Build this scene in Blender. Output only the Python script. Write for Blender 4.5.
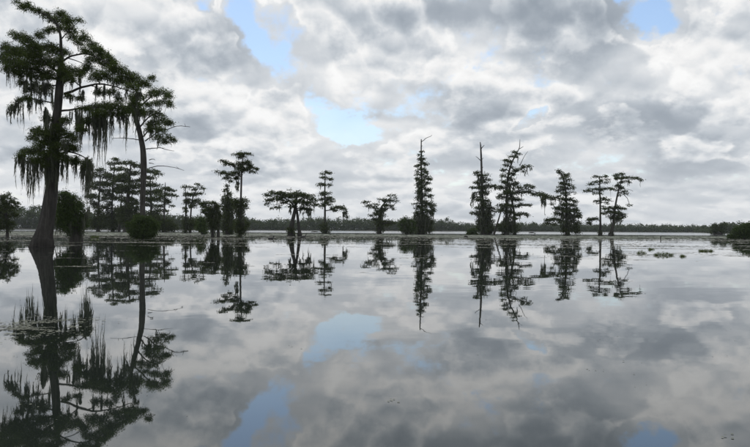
import bpy, math, random
import numpy as np
from mathutils import Matrix, Vector

SC = bpy.context.scene
for o in list(bpy.data.objects):
    bpy.data.objects.remove(o, do_unlink=True)

# ------------------------------------------------------------------ camera
F = 720.0                      # focal length in photograph pixels (750 wide)
CX, CY = 375.0, 223.5
CAMZ = 1.3
PITCH = math.atan(5.8 / F)
ROLL = 0.0062
fwd = Vector((0, math.cos(PITCH), math.sin(PITCH)))
up0 = Vector((0, -math.sin(PITCH), math.cos(PITCH)))
rt0 = Vector((1, 0, 0))
rt = rt0 * math.cos(ROLL) + up0 * math.sin(ROLL)
up = up0 * math.cos(ROLL) - rt0 * math.sin(ROLL)
cam_d = bpy.data.cameras.new('camera')
cam = bpy.data.objects.new('camera', cam_d)
SC.collection.objects.link(cam)
M = Matrix((rt, up, -fwd)).transposed().to_4x4()
M.translation = Vector((0, 0, CAMZ))
cam.matrix_world = M
cam_d.sensor_fit = 'HORIZONTAL'
cam_d.sensor_width = 36.0
cam_d.lens = 36.0 * F / 750.0
cam_d.clip_start = 0.1
cam_d.clip_end = 20000
SC.camera = cam

# ------------------------------------------------------------------ render look
SC.view_settings.view_transform = 'Standard'
SC.view_settings.look = 'None'
SC.view_settings.gamma = 1
SC.view_settings.exposure = 0.16
SC.view_settings.use_curve_mapping = False

# ------------------------------------------------------------------ sun
SUN_EL, SUN_AZ = math.radians(56), math.radians(-16)    # azimuth from +Y towards +X
sun_d = bpy.data.lights.new('sun', 'SUN')
sun_d.energy = 1.1
sun_d.angle = math.radians(12)
sun_d.color = (1.0, 0.95, 0.87)
sun = bpy.data.objects.new('sun', sun_d)
SC.collection.objects.link(sun)
sdir = Vector((math.cos(SUN_EL) * math.sin(SUN_AZ), math.cos(SUN_EL) * math.cos(SUN_AZ), math.sin(SUN_EL)))
sun.rotation_euler = sdir.to_track_quat('Z', 'Y').to_euler()
sun.location = sdir * 100

# ------------------------------------------------------------------ node helper
class NT:
    def __init__(self, tree):
        self.t = tree
    def n(self, typ, **kw):
        x = self.t.nodes.new(typ)
        for k, v in kw.items():
            setattr(x, k, v)
        return x
    def link(self, a, b):
        self.t.links.new(a, b)
    def put(self, sock, v):
        if isinstance(v, bpy.types.NodeSocket):
            self.link(v, sock)
        else:
            sock.default_value = v
    def m(self, op, a, b=0.0, c=None, clamp=False):
        x = self.n('ShaderNodeMath', operation=op)
        x.use_clamp = clamp
        self.put(x.inputs[0], a); self.put(x.inputs[1], b)
        if c is not None: self.put(x.inputs[2], c)
        return x.outputs[0]
    def v(self, op, a, b=(0, 0, 0)):
        x = self.n('ShaderNodeVectorMath', operation=op)
        self.put(x.inputs[0], a)
        if op == 'SCALE': self.put(x.inputs['Scale'], b)
        else: self.put(x.inputs[1], b)
        return x.outputs['Value'] if op in ('LENGTH', 'DOT_PRODUCT', 'DISTANCE') else x.outputs['Vector']
    def xyz(self, a, b, c):
        x = self.n('ShaderNodeCombineXYZ')
        self.put(x.inputs[0], a); self.put(x.inputs[1], b); self.put(x.inputs[2], c)
        return x.outputs[0]
    def sep(self, a):
        x = self.n('ShaderNodeSeparateXYZ'); self.link(a, x.inputs[0])
        return x.outputs
    def ss(self, val, lo, hi, a=0.0, b=1.0, kind='SMOOTHSTEP'):
        x = self.n('ShaderNodeMapRange', interpolation_type=kind)
        self.put(x.inputs['Value'], val)
        self.put(x.inputs['From Min'], lo); self.put(x.inputs['From Max'], hi)
        self.put(x.inputs['To Min'], a); self.put(x.inputs['To Max'], b)
        return x.outputs['Result']
    def noise(self, vec, scale, detail=4.0, rough=0.5, dist=0.0, lac=2.0, dim='3D'):
        x = self.n('ShaderNodeTexNoise', noise_dimensions=dim)
        self.put(x.inputs['Vector'], vec)
        self.put(x.inputs['Scale'], scale); self.put(x.inputs['Detail'], detail)
        self.put(x.inputs['Roughness'], rough); self.put(x.inputs['Distortion'], dist)
        self.put(x.inputs['Lacunarity'], lac)
        return x.outputs['Fac'] if 'Fac' in x.outputs else x.outputs[0], x.outputs['Color']
    def mix(self, f, a, b):
        x = self.n('ShaderNodeMix', data_type='RGBA')
        self.put(x.inputs['Factor'], f)
        self.put(x.inputs['A'] if False else x.inputs[6], a); self.put(x.inputs[7], b)
        return x.outputs[2]
    def ramp(self, f, stops):
        x = self.n('ShaderNodeValToRGB')
        self.put(x.inputs[0], f)
        cr = x.color_ramp
        while len(cr.elements) > 1: cr.elements.remove(cr.elements[-1])
        cr.elements[0].position = stops[0][0]; cr.elements[0].color = (*stops[0][1], 1)
        for p, c in stops[1:]:
            e = cr.elements.new(p); e.color = (*c, 1)
        return x.outputs[0]

# ------------------------------------------------------------------ sky
W = bpy.data.worlds.new('World')
SC.world = W
W.use_nodes = True
try:
    W.cycles.sampling_method = 'MANUAL'; W.cycles.sample_map_resolution = 256
except Exception: pass
W.node_tree.nodes.clear()
nt = NT(W.node_tree)
tc = nt.n('ShaderNodeTexCoord')
d = nt.v('NORMALIZE', tc.outputs['Generated'])
dx, dy, dz = nt.sep(d)
hr = nt.m('SQRT', nt.m('ADD', nt.m('MULTIPLY', dx, dx), nt.m('MULTIPLY', dy, dy)))
hr = nt.m('MAXIMUM', hr, 0.0001)
el = nt.m('ABSOLUTE', nt.m('ARCTAN2', dz, hr))
az = nt.m('ARCTAN2', dx, dy)
# cloud coordinates: rings round the viewer, height compressed towards the horizon (seamless, 2D)
g = nt.m('POWER', nt.m('ADD', el, 0.13), -0.46)
g = nt.m('MULTIPLY', g, 0.56)
N = nt.xyz(nt.m('MULTIPLY', nt.m('DIVIDE', dx, hr), g), nt.m('MULTIPLY', nt.m('DIVIDE', dy, hr), g), 0.0)
# patch coordinates (in 1/720 rad), edges broken up by noise
w1 = nt.v('SUBTRACT', nt.noise(N, 7.0, 6, 0.6, dim='2D')[1], (0.5, 0.5, 0.5))
A = nt.xyz(nt.m('MULTIPLY', az, 720), nt.m('MULTIPLY', el, 720), 0.0)
A = nt.v('ADD', A, nt.v('SCALE', w1, 70.0))
A = nt.v('MULTIPLY', A, (1, 1, 0))
def sky_px(x, y):
    hor = 229.3 + (x - 375) * ROLL
    u = (x - 375) / F; v = (hor - y) / F
    return math.atan(u) * 720, math.atan(v * math.cos(math.atan(u))) * 720
def patches(lst):
    tot = None
    for (x, y, rx, ry, w) in lst:
        a, e = sky_px(x, y)
        q = nt.v('MULTIPLY', nt.v('SUBTRACT', A, (a, e, 0)), (1.0 / rx, 1.0 / ry, 0))
        b = nt.ss(nt.v('LENGTH', q), 0.35, 1.35, w, 0.0)
        tot = b if tot is None else nt.m('ADD', tot, b)
    return tot
gap = patches([(243, 14, 17, 32, 1.1), (257, 46, 15, 22, 1.05), (285, 62, 18, 15, 0.55), (280, 28, 30, 34, 0.62), (300, 86, 12, 12, .3),
               (314, 116, 22, 16, 1.0), (346, 128, 34, 14, 1.15), (272, 72, 14, 16, .6), (302, 102, 12, 14, 0.4), (374, 138, 12, 8, .5), (205, 3, 12, 7, .8),
               (638, 10, 36, 20, 1.2), (655, 28, 27, 16, 1.2), (612, 2, 14, 8, .7), (518, 122, 9, 8, .6), (700, 8, 26, 10, 0.35),
               (3, 138, 9, 7, .35), (258, 100, 8, 10, .35)])
dark = patches([(565, 32, 62, 40, 1.0), (500, 8, 60, 22, .75), (425, 16, 48, 24, .8), (380, 20, 40, 20, .55),
                (620, 118, 80, 26, .85), (690, 160, 52, 20, .8), (640, 132, 50, 18, .4), (470, 100, 34, 22, .55), (440, 85, 25, 16, .35),
                (200, 42, 48, 30, .75), (160, 60, 30, 20, .35), (188, 130, 26, 22, .7), (222, 150, 42, 10, .45),
                (12, 35, 30, 34, .35), (8, 150, 24, 12, .75), (585, 192, 70, 8, .3), (460, 165, 40, 18, .4), (545, 155, 38, 20, .3),
                (400, 160, 20, 9, .25), (660, 195, 70, 6, .25)])
light = patches([(348, 82, 34, 26, .9), (270, 125, 55, 32, .6), (150, 15, 50, 14, .55), (90, 60, 40, 40, .4), (690, 70, 42, 26, .5),
                 (560, 92, 24, 12, .4), (740, 25, 35, 18, .7), (420, 62, 50, 18, .45), (300, 180, 70, 14, .35), (10, 195, 60, 18, .4),
                 (735, 110, 30, 20, .3), (425, 185, 60, 18, .3), (670, 45, 30, 14, .7)])
def cells(vec, scale):
    x = nt.n('ShaderNodeTexVoronoi', voronoi_dimensions='2D', feature='F1')
    x.normalize = False
    nt.put(x.inputs['Vector'], vec); nt.put(x.inputs['Scale'], scale); nt.put(x.inputs['Detail'], 0.0)
    return nt.m('POWER', x.outputs['Distance'], 2.0)
fine = nt.m('SUBTRACT', nt.noise(N, 26.0, 6, 0.62, dim='2D')[0], 0.5)
big = nt.m('SUBTRACT', nt.noise(nt.v('ADD', N, (3.1, 7.7, 1.3)), 4.2, 5, 0.52, dim='2D')[0], 0.5)
big2 = nt.m('SUBTRACT', nt.noise(nt.v('ADD', N, (9.4, 2.2, 0.3)), 5.6, 4, 0.5, dim='2D')[0], 0.5)
NW = nt.v('ADD', N, nt.v('SCALE', w1, 0.05))
def heap(vec):
    # rounded heaps carrying smaller heaps
    return nt.m('ADD', nt.m('ADD', nt.m('MULTIPLY', cells(vec, 6.0), -0.62), nt.m('MULTIPLY', cells(vec, 13.5), -0.34)), nt.m('MULTIPLY', cells(vec, 29.0), -0.17))
h0 = heap(NW)
# the same heaps a little farther towards the sun: their difference is the lit and the shaded side
relief = nt.m('SUBTRACT', h0, heap(nt.v('ADD', NW, nt.v('SCALE', N, -0.017))))
def shade(t):
    return nt.ramp(nt.ss(t, -0.45, 1.15, 0, 1, 'LINEAR'), [(0.0, (0.88, 0.88, 0.875)), (0.20, (0.80, 0.80, 0.80)), (0.34, (0.68, 0.70, 0.72)), (0.46, (0.565, 0.595, 0.63)),
                                        (0.60, (0.45, 0.49, 0.535)), (0.78, (0.35, 0.39, 0.44)), (1.0, (0.28, 0.32, 0.37))])
def add(*a):
    r = a[0]
    for q in a[1:]: r = nt.m('ADD', r, q)
    return r
def mul(a, k): return nt.m('MULTIPLY', a, k)
# soft far layer, thinning out in the gaps
cover = add(mul(big, 2.4), 0.70, mul(dark, 0.35), mul(light, 0.25), mul(gap, -1.15), mul(fine, 2.6), mul(big2, 1.4))
mask = nt.ss(cover, -0.75, 0.40)
back = shade(add(mul(big, 0.6), 0.21, mul(dark, 0.70), mul(light, -0.42), mul(fine, 0.25), mul(relief, -1.2)))
# heaped clouds in front: bright where the light rakes their tops, grey inside and below
cb = add(h0, mul(big2, 2.6), 0.30, mul(light, 0.45), mul(dark, 0.10), mul(gap, -0.75), mul(fine, 0.85))
mb = nt.ss(cb, -0.06, 0.20)
front = shade(add(nt.ss(cb, 0.02, 0.65, -0.14, 0.40), mul(dark, 0.58), mul(light, -0.34), mul(fine, 0.18), mul(relief, -3.6)))
# pale air low over the horizon
hz = nt.m('MULTIPLY', nt.m('EXPONENT', nt.m('DIVIDE', el, -0.075)), 0.72)
ccol = nt.mix(mb, back, front)
ccol = nt.mix(hz, ccol, (0.62, 0.645, 0.675, 1))
K = 8.0     # the sky node is multiplied by 0.125 below; clouds are given in display units
cl = nt.v('SCALE', ccol, K)
mask = nt.m('MAXIMUM', mask, mb)
sky = nt.n('ShaderNodeTexSky', sky_type='NISHITA')
sky.sun_disc = False
sky.sun_elevation = SUN_EL
sky.sun_rotation = SUN_AZ
sky.air_density = 1.0; sky.dust_density = 0.5; sky.ozone_density = 1.2
full = nt.mix(nt.m('MAXIMUM', mask, nt.m('MULTIPLY', hz, 1.9, clamp=True)), sky.outputs[0], cl)
bg = nt.n('ShaderNodeBackground')
nt.link(full, bg.inputs['Color'])
bg.inputs['Strength'].default_value = 0.125
wo = nt.n('ShaderNodeOutputWorld')
nt.link(bg.outputs[0], wo.inputs['Surface'])

# ------------------------------------------------------------------ placing helpers
FW, RT, UP = np.array(fwd), np.array(rt), np.array(up)
CAM = np.array((0, 0, CAMZ))
def P(px, py, D):
    """point at distance D (along +Y) seen at photograph pixel (px, py)"""
    r = FW + RT * ((px - CX) / F) + UP * ((CY - py) / F)
    return CAM + r * (D / r[1])
def ground_dist(px, py):
    r = FW + RT * ((px - CX) / F) + UP * ((CY - py) / F)
    return float(-CAMZ / r[2] * r[1])

# ------------------------------------------------------------------ materials
def new_mat(name):
    m = bpy.data.materials.new(name)
    m.use_nodes = True
    m.node_tree.nodes.clear()
    return m, NT(m.node_tree)
def out(t, s, vol=None):
    o = t.n('ShaderNodeOutputMaterial')
    if s: t.link(s, o.inputs['Surface'])
    if vol: t.link(vol, o.inputs['Volume'])

def leaf_mat(name, c1, c2, scale, transl=0.35):
    m, t = new_mat(name)
    geo = t.n('ShaderNodeNewGeometry')
    nz = t.noise(geo.outputs['Position'], scale, 3, 0.6)[0]
    rnd = t.m('ADD', t.m('MULTIPLY', geo.outputs['Random Per Island'], 0.5), t.m('MULTIPLY', nz, 0.5))
    col = t.mix(t.ss(rnd, 0.25, 0.75), (*c1, 1), (*c2, 1))
    df = t.n('ShaderNodeBsdfDiffuse'); t.link(col, df.inputs['Color'])
    tr = t.n('ShaderNodeBsdfTranslucent'); t.link(col, tr.inputs['Color'])
    mx = t.n('ShaderNodeMixShader'); mx.inputs[0].default_value = transl
    t.link(df.outputs[0], mx.inputs[1]); t.link(tr.outputs[0], mx.inputs[2])
    out(t, mx.outputs[0])
    return m
MAT = {}
MAT['leaf'] = leaf_mat('cypress_foliage', (0.044, 0.064, 0.020), (0.085, 0.115, 0.034), 0.7, 0.4)
MAT['leaf_far'] = leaf_mat('cypress_foliage_dull', (0.042, 0.056, 0.024), (0.072, 0.092, 0.036), 0.3, 0.3)
MAT['bush'] = leaf_mat('shrub_foliage', (0.044, 0.068, 0.024), (0.072, 0.105, 0.036), 0.8, 0.3)
MAT['bush_green'] = leaf_mat('green_shrub_foliage', (0.06, 0.085, 0.025), (0.10, 0.12, 0.04), 0.8, 0.45)
MAT['wood_far'] = leaf_mat('woodland_foliage', (0.036, 0.054, 0.024), (0.080, 0.104, 0.042), 0.05, 0.25)
MAT['moss'] = leaf_mat('spanish_moss', (0.070, 0.078, 0.056), (0.125, 0.135, 0.10), 1.5, 0.4)
MAT['weed'] = leaf_mat('water_weed', (0.09, 0.13, 0.035), (0.14, 0.17, 0.06), 0.5, 0.4)
def bark():
    m, t = new_mat('cypress_bark')
    tcn = t.n('ShaderNodeNewGeometry')
    mp = t.v('MULTIPLY', tcn.outputs['Position'], (5.0, 5.0, 0.45))
    nz = t.noise(mp, 1.3, 7, 0.7)[0]
    n2 = t.noise(tcn.outputs['Position'], 0.8, 3, 0.5)[0]
    col = t.ramp(t.m('ADD', t.m('MULTIPLY', nz, .7), t.m('MULTIPLY', n2, .3)), [(0.30, (0.010, 0.009, 0.008)), (0.5, (0.034, 0.031, 0.027)), (0.72, (0.095, 0.090, 0.080))])
    b = t.n('ShaderNodeBsdfPrincipled'); t.link(col, b.inputs['Base Color']); b.inputs['Roughness'].default_value = 0.9
    bp = t.n('ShaderNodeBump'); bp.inputs['Strength'].default_value = 1.0; bp.inputs['Distance'].default_value = 0.15
    t.link(nz, bp.inputs['Height']); t.link(bp.outputs[0], b.inputs['Normal'])
    out(t, b.outputs[0])
    return m
MAT['bark'] = bark()
def flat_mat(name, c1, c2, scale, rough=0.8):
    m, t = new_mat(name)
    geo = t.n('ShaderNodeNewGeometry')
    nz = t.noise(geo.outputs['Position'], scale, 5, 0.6)[0]
    rn = t.m('ADD', t.m('MULTIPLY', nz, .6), t.m('MULTIPLY', geo.outputs['Random Per Island'], .4))
    col = t.mix(t.ss(rn, .3, .7), (*c1, 1), (*c2, 1))
    b = t.n('ShaderNodeBsdfPrincipled'); t.link(col, b.inputs['Base Color']); b.inputs['Roughness'].default_value = rough
    out(t, b.outputs[0])
    return m
MAT['mud'] = flat_mat('lake_mud', (0.06, 0.055, 0.04), (0.11, 0.10, 0.075), 0.4)
MAT['mat'] = flat_mat('duckweed', (0.115, 0.135, 0.10), (0.21, 0.23, 0.185), 0.25, 0.75)
MAT['pads'] = flat_mat('floating_leaves', (0.10, 0.105, 0.075), (0.19, 0.19, 0.15), 0.4, 0.6)
MAT['pads_near'] = flat_mat('floating_leaves_green', (0.05, 0.062, 0.034), (0.11, 0.12, 0.075), 2.0, 0.5)
MAT['bird'] = flat_mat('dark_feathers', (0.02, 0.02, 0.02), (0.04, 0.04, 0.04), 3.0, 0.6)

def water():
    m, t = new_mat('lake_water')
    geo = t.n('ShaderNodeNewGeometry')
    pos = geo.outputs['Position']
    x, y, z = t.sep(pos)
    # open water beyond the weed is ruffled by wind; the sheltered side is almost still
    edge = t.noise(pos, 0.02, 3, 0.5)[0]
    far = t.ss(t.m('ADD', y, t.m('MULTIPLY', t.m('SUBTRACT', edge, 0.5), 60)), 205, 270)
    patch = t.ss(t.noise(t.v('MULTIPLY', pos, (0.35, 1, 1)), 0.09, 3, 0.5)[0], 0.46, 0.66)
    amp = t.m('ADD', t.m('MULTIPLY', patch, 0.012), 0.0085)
    amp = t.m('ADD', amp, t.m('MULTIPLY', far, 0.16))
    n1 = t.v('SUBTRACT', t.noise(t.v('MULTIPLY', pos, (0.6, 1, 1)), 3.5, 2, 0.5)[1], (0.5, 0.5, 0.5))
    n2 = t.v('SUBTRACT', t.noise(t.v('MULTIPLY', pos, (0.45, 1, 1)), 0.8, 2, 0.5)[1], (0.5, 0.5, 0.5))
    sl = t.v('SCALE', t.v('ADD', t.v('SCALE', n1, 0.45), t.v('SCALE', n2, 0.6)), amp)
    sl = t.v('MULTIPLY', sl, (1, 1, 0))
    nrm = t.v('NORMALIZE', t.v('ADD', sl, (0, 0, 1)))
    b = t.n('ShaderNodeBsdfPrincipled')
    b.inputs['Base Color'].default_value = (0.016, 0.021, 0.018, 1)
    rg = t.m('ADD', t.m('MULTIPLY', far, 0.12), 0.012)
    t.link(rg, b.inputs['Roughness'])
    b.inputs['IOR'].default_value = 1.7
    t.link(nrm, b.inputs['Normal'])
    out(t, b.outputs[0])
    return m
MAT['water'] = water()

# ------------------------------------------------------------------ mesh helpers
def mesh_obj(name, V, Fc, mat, parent=None, smooth=False):
    """V (n,3); Fc list of (m,k) int arrays"""
    me = bpy.data.meshes.new(name)
    V = np.asarray(V, dtype=np.float32)
    loops = np.concatenate([f.ravel() for f in Fc]).astype(np.int32)
    tot = np.concatenate([np.full(len(f), f.shape[1]) for f in Fc]).astype(np.int32)
    st = np.concatenate(([0], np.cumsum(tot)[:-1])).astype(np.int32)
    me.vertices.add(len(V)); me.vertices.foreach_set('co', V.ravel())
    me.loops.add(len(loops)); me.loops.foreach_set('vertex_index', loops)
    me.polygons.add(len(tot)); me.polygons.foreach_set('loop_start', st)
    try: me.polygons.foreach_set('loop_total', tot)
    except Exception: pass
    me.update(calc_edges=True)
    if smooth:
        me.polygons.foreach_set('use_smooth', np.ones(len(tot), dtype=bool))
    me.materials.append(MAT[mat])
    o = bpy.data.objects.new(name, me)
    SC.collection.objects.link(o)
    if parent is not None:
        o.parent = parent
        o.matrix_parent_inverse = Matrix.Translation(-parent.location)
    return o
def tag(o, label=None, cat=None, group=None, kind=None):
    if label: o['label'] = label
    if cat: o['category'] = cat
    if group: o['group'] = group
    if kind: o['kind'] = kind
    return o
class Geo:
    def __init__(self):
        self.v = []; self.f = {3: [], 4: [], 6: []}; self.n = 0
    def add(self, V, Fc):
        V = np.asarray(V, float); Fc = np.asarray(Fc, int)
        self.v.append(V); self.f[Fc.shape[1]].append(Fc + self.n); self.n += len(V)
    def build(self, name, mat, parent=None, smooth=False):
        if not self.n: return None
        return mesh_obj(name, np.concatenate(self.v), [np.concatenate(x) for x in self.f.values() if x], mat, parent, smooth)
def unit(a):
    return a / np.maximum(np.linalg.norm(a, axis=-1, keepdims=True), 1e-9)
def spline(pts, k=5):
    """Catmull-Rom through rows of pts (any number of columns)"""
    p = np.asarray(pts, float)
    if len(p) < 2: return p
    q = np.vstack([2 * p[0] - p[1], p, 2 * p[-1] - p[-2]])
    o = []
    for i in range(1, len(q) - 2):
        for s in np.linspace(0, 1, k, endpoint=False):
            a, b, c, e = q[i - 1], q[i], q[i + 1], q[i + 2]
            o.append(0.5 * ((2 * b) + (c - a) * s + (2 * a - 5 * b + 4 * c - e) * s * s + (3 * b - a - 3 * c + e) * s ** 3))
    o.append(p[-1])
    return np.array(o)
def tube(geo, pts, rad, sides=8, flute=None, rng=None):
    pts = np.asarray(pts, float); rad = np.asarray(rad, float)
    n = len(pts)
    T = unit(np.gradient(pts, axis=0))
    ref = np.array((0.0, 1.0, 0.0)) if abs(T[0][1]) < 0.9 else np.array((1.0, 0, 0))
    S = unit(np.cross(T, ref)); B = np.cross(T, S)
    th = np.linspace(0, 2 * math.pi, sides, endpoint=False)
    R = np.repeat(rad[:, None], sides, 1)
    if flute is not None: R = R * flute(th[None, :], np.arange(n)[:, None], n)
    V = pts[:, None, :] + S[:, None, :] * (np.cos(th)[None, :, None] * R[..., None]) + B[:, None, :] * (np.sin(th)[None, :, None] * R[..., None])
    idx = np.arange(n * sides).reshape(n, sides)
    a = idx[:-1]; b = idx[1:]
    q = np.stack([a, np.roll(a, -1, 1), np.roll(b, -1, 1), b], -1).reshape(-1, 4)
    Vf = V.reshape(-1, 3)
    geo.add(Vf, q)
    tip = pts[-1] + T[-1] * rad[-1]
    geo.add(np.vstack([V[-1], tip[None]]), np.array([[i, (i + 1) % sides, sides] for i in range(sides)]))
def blades(geo, c, dr, L, Wd, rng):
    n = len(c)
    if n == 0: return
    dr = unit(dr)
    s = unit(np.cross(dr, rng.normal(size=(n, 3))))
    L = np.broadcast_to(L, (n,))[:, None]; Wd = np.broadcast_to(Wd, (n,))[:, None]
    V = np.stack([c - dr * L * .5, c + s * Wd * .5 + dr * L * .08, c + dr * L * .5, c - s * Wd * .5 + dr * L * .08], 1).reshape(-1, 3)
    geo.add(V, np.arange(4 * n).reshape(n, 4))
def pad_leaves(geo, c, rx, ry, rz, n, L, Wd, rng, bush=False, outw=0.8, droop=0.0):
    """a bough: clusters of sprays on branchlets running out from the middle"""
    per = 13
    nb = max(4, int(n / per))
    ph = rng.uniform(0, 2 * math.pi, nb)
    rho = np.sqrt(rng.uniform(0.02, 1, nb))
    h = rng.uniform(-0.8, 0.9, nb)
    if bush:
        rho = rng.uniform(0.3, 1, nb) ** 0.6; h = rng.uniform(-1, 1, nb)
        rr = np.sqrt(np.maximum(1 - h * h * 0.85, 0.05))
        end = np.stack([rx * rho * rr * np.cos(ph), rz * rho * rr * np.sin(ph), ry * h * (0.75 + .25 * rho)], 1)
    else:
        zz = ry * (h * np.sqrt(np.maximum(1 - rho ** 2, 0.03)) * 0.95 + 0.16 - (0.40 + droop) * rho ** 2)
        end = np.stack([rx * rho * np.cos(ph), rz * rho * np.sin(ph), zz], 1)
        end += rng.normal(size=end.shape) * np.array((0.10 * rx, 0.10 * rz, 0.16 * ry))
    cnt = rng.poisson(per * rng.gamma(1.2, 0.83, nb)) + 1
    i = np.repeat(np.arange(nb), cnt)
    m = len(i)
    s = rng.uniform(0.70 if bush else 0.55, 1.08, m)
    pos = end[i] * s[:, None]
    if not bush: pos[:, 2] = end[i][:, 2] + (1 - s) * 0.1 * ry
    sp = L * (1.0 if bush else 0.85)
    pos = pos + rng.normal(size=(m, 3)) * np.array((sp, sp, sp * (0.9 if bush else 0.5 + droop)))
    out_d = unit(end[i] * np.array((1, 1, 0.2)) + 1e-6)
    dr = out_d * outw + rng.normal(size=(m, 3)) * np.array((0.6, 0.6, 0.45)) + np.array((0, 0, -0.25 - droop if not bush else 0.1))
    blades(geo, c + pos, dr, L * rng.uniform(0.6, 1.4, m), Wd * rng.uniform(0.6, 1.3, m), rng)
def strands(geo, tops, lens, wd, rng, seg=4, fuzz=0):
    """ragged hanging ribbons of moss, each tapering to a tip"""
    n = len(tops)
    if n == 0: return
    a = rng.uniform(0, math.pi, n)
    side = np.stack([np.cos(a), np.sin(a), np.zeros(n)], 1)
    ph = rng.uniform(0, 6.28, n)
    rows = []
    prof = [0.5, 1.0, 0.88, 0.62, 0.12] if seg == 4 else list(np.linspace(0.8, 0, seg + 1))
    for k in range(seg + 1):
        s = k / seg
        c = tops + np.array((0, 0, -1.0)) * (lens * s)[:, None] + side * (np.sin(ph + s * 4) * (wd * 0.6 + lens * 0.035) * s)[:, None]
        c = c + rng.normal(size=(n, 3)) * (wd * 0.35)[:, None] * (k > 0)
        w = (wd * prof[k] * rng.uniform(0.6, 1.35, n))[:, None]
        rows += [c + side * w * .5, c - side * w * .5]
    V = np.stack(rows, 1)
    nv = 2 * (seg + 1)
    base = (np.arange(n) * nv)[:, None]
    fc = np.concatenate([base + np.array([[2 * k, 2 * k + 1, 2 * k + 3, 2 * k + 2]]) for k in range(seg)], 0)
    geo.add(V.reshape(-1, 3), fc)
    if fuzz:
        i = np.repeat(np.arange(n), fuzz)
        m = len(i); s = rng.uniform(0, 0.92, m)
        c = tops[i] + np.array((0, 0, -1.0)) * (lens[i] * s)[:, None] + rng.normal(size=(m, 3)) * (wd[i] * 0.55 * (1.1 - s))[:, None] * np.array((1, 1, .3))
        dr = rng.normal(size=(m, 3)) * 0.35 + np.array((0, 0, -1.0))
        blades(geo, c, dr, wd[i] * rng.uniform(1.5, 4.0, m), wd[i] * rng.uniform(.2, .5, m), rng)

# ------------------------------------------------------------------ ground, water
def grid(name, xs, ys, zf, mat):
    X, Y = np.meshgrid(xs, ys)
    Z = zf(X, Y)
    V = np.stack([X, Y, Z], -1).reshape(-1, 3)
    i = np.arange(len(V)).reshape(len(ys), len(xs))
    q = np.stack([i[:-1, :-1], i[:-1, 1:], i[1:, 1:], i[1:, :-1]], -1).reshape(-1, 4)
    return mesh_obj(name, V, [q], mat, None, True)
def shore_dist(X):
    """distance of the far shore for a bearing X/Y = u"""
    return np.interp(X, [-0.8, -0.5, -0.3, 0.0, 0.3, 0.445, 0.475, 0.8], [470, 520, 560, 670, 740, 760, 520, 500])
def land(X, Y):
    u = X / np.maximum(Y, 1.0)
    D = shore_dist(u)
    z = np.clip((Y - D) / 12.0, -1.4, 0.8)
    back = np.clip((-2.0 - Y) / 3.0, -1.4, 0.5)
    z = np.maximum(z, back)
    z = np.maximum(z, np.clip((np.abs(X) - 900) / 20, -1.4, 0.8))
    return z + 0.1 * np.sin(X * 0.13) * np.sin(Y * 0.17) * (z > -1)
gnd = grid('ground', np.concatenate([np.arange(-1900, -500, 50), np.arange(-500, 501, 8), np.arange(550, 1901, 50)]).astype(float),
           np.concatenate([np.arange(-120, 0, 6), np.arange(0, 480, 40), np.arange(480, 800, 4), np.arange(800, 1901, 100)]).astype(float), land, 'mud')
tag(gnd, kind='structure')
wat = mesh_obj('water', np.array([(-1880, -100, 0), (1880, -100, 0), (1880, 1880, 0), (-1880, 1880, 0)]), [np.array([[0, 1, 2, 3]])], 'water')
tag(wat, kind='structure')

# ------------------------------------------------------------------ far woodland
def woodland():
    rng = np.random.default_rng(11)
    g = Geo()
    top_px = [(-150, 203), (0, 205), (30, 206), (60, 208), (100, 212), (150, 214), (180, 215), (215, 218), (250, 219), (285, 219.3), (312, 217.5), (335, 219.3),
              (362, 218.6), (400, 220.3), (440, 221.3), (475, 222.2), (540, 223.8), (560, 223.4), (640, 224.8), (665, 224.6), (690, 224.6), (706, 226.6),
              (712, 226), (725, 223.8), (740, 223), (780, 221), (900, 221)]
    tx, ty = zip(*top_px)
    for row in range(5):
        px = -140.0
        while px < 890:
            px += rng.uniform(2.4, 5.2)
            u = (px - CX) / F
            D = float(shore_dist(u)) + 3 + row * 6 + rng.uniform(-2, 2)
            top = np.interp(px, tx, ty) + rng.normal() * 0.8 + (1.2 if row == 0 else 0) + rng.uniform(0, 1.0) + 1.6 * math.sin(px * .11) * math.sin(px * .043 + 1) * (.4 + .6 * (px < 500)) - (rng.random() < .06) * 1.6
            pz = P(px, top, D)
            H = max(pz[2], 3.0)
            x, y = pz[0], D
            r = rng.uniform(2.4, 4.2)
            for _ in range(3):
                cz = H * rng.uniform(0.30, 0.72); rr = r * rng.uniform(.6, 1)
                c = np.array((x + rng.normal() * r * .45, y + rng.normal() * 1.0, cz))
                pad_leaves(g, c, rr, min(H * .42, H - cz), rr, 60, .95, .85, rng, True, 0.1)
            pad_leaves(g, np.array((x, y, H * 0.22)), r, H * .25, r * .7, 45, 1.0, 0.9, rng, True, 0.1)
    o = g.build('far_woodland', 'wood_far')
    tag(o, 'low band of hazy green woodland along the far shore', 'woodland', kind='stuff')
woodland()

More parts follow.
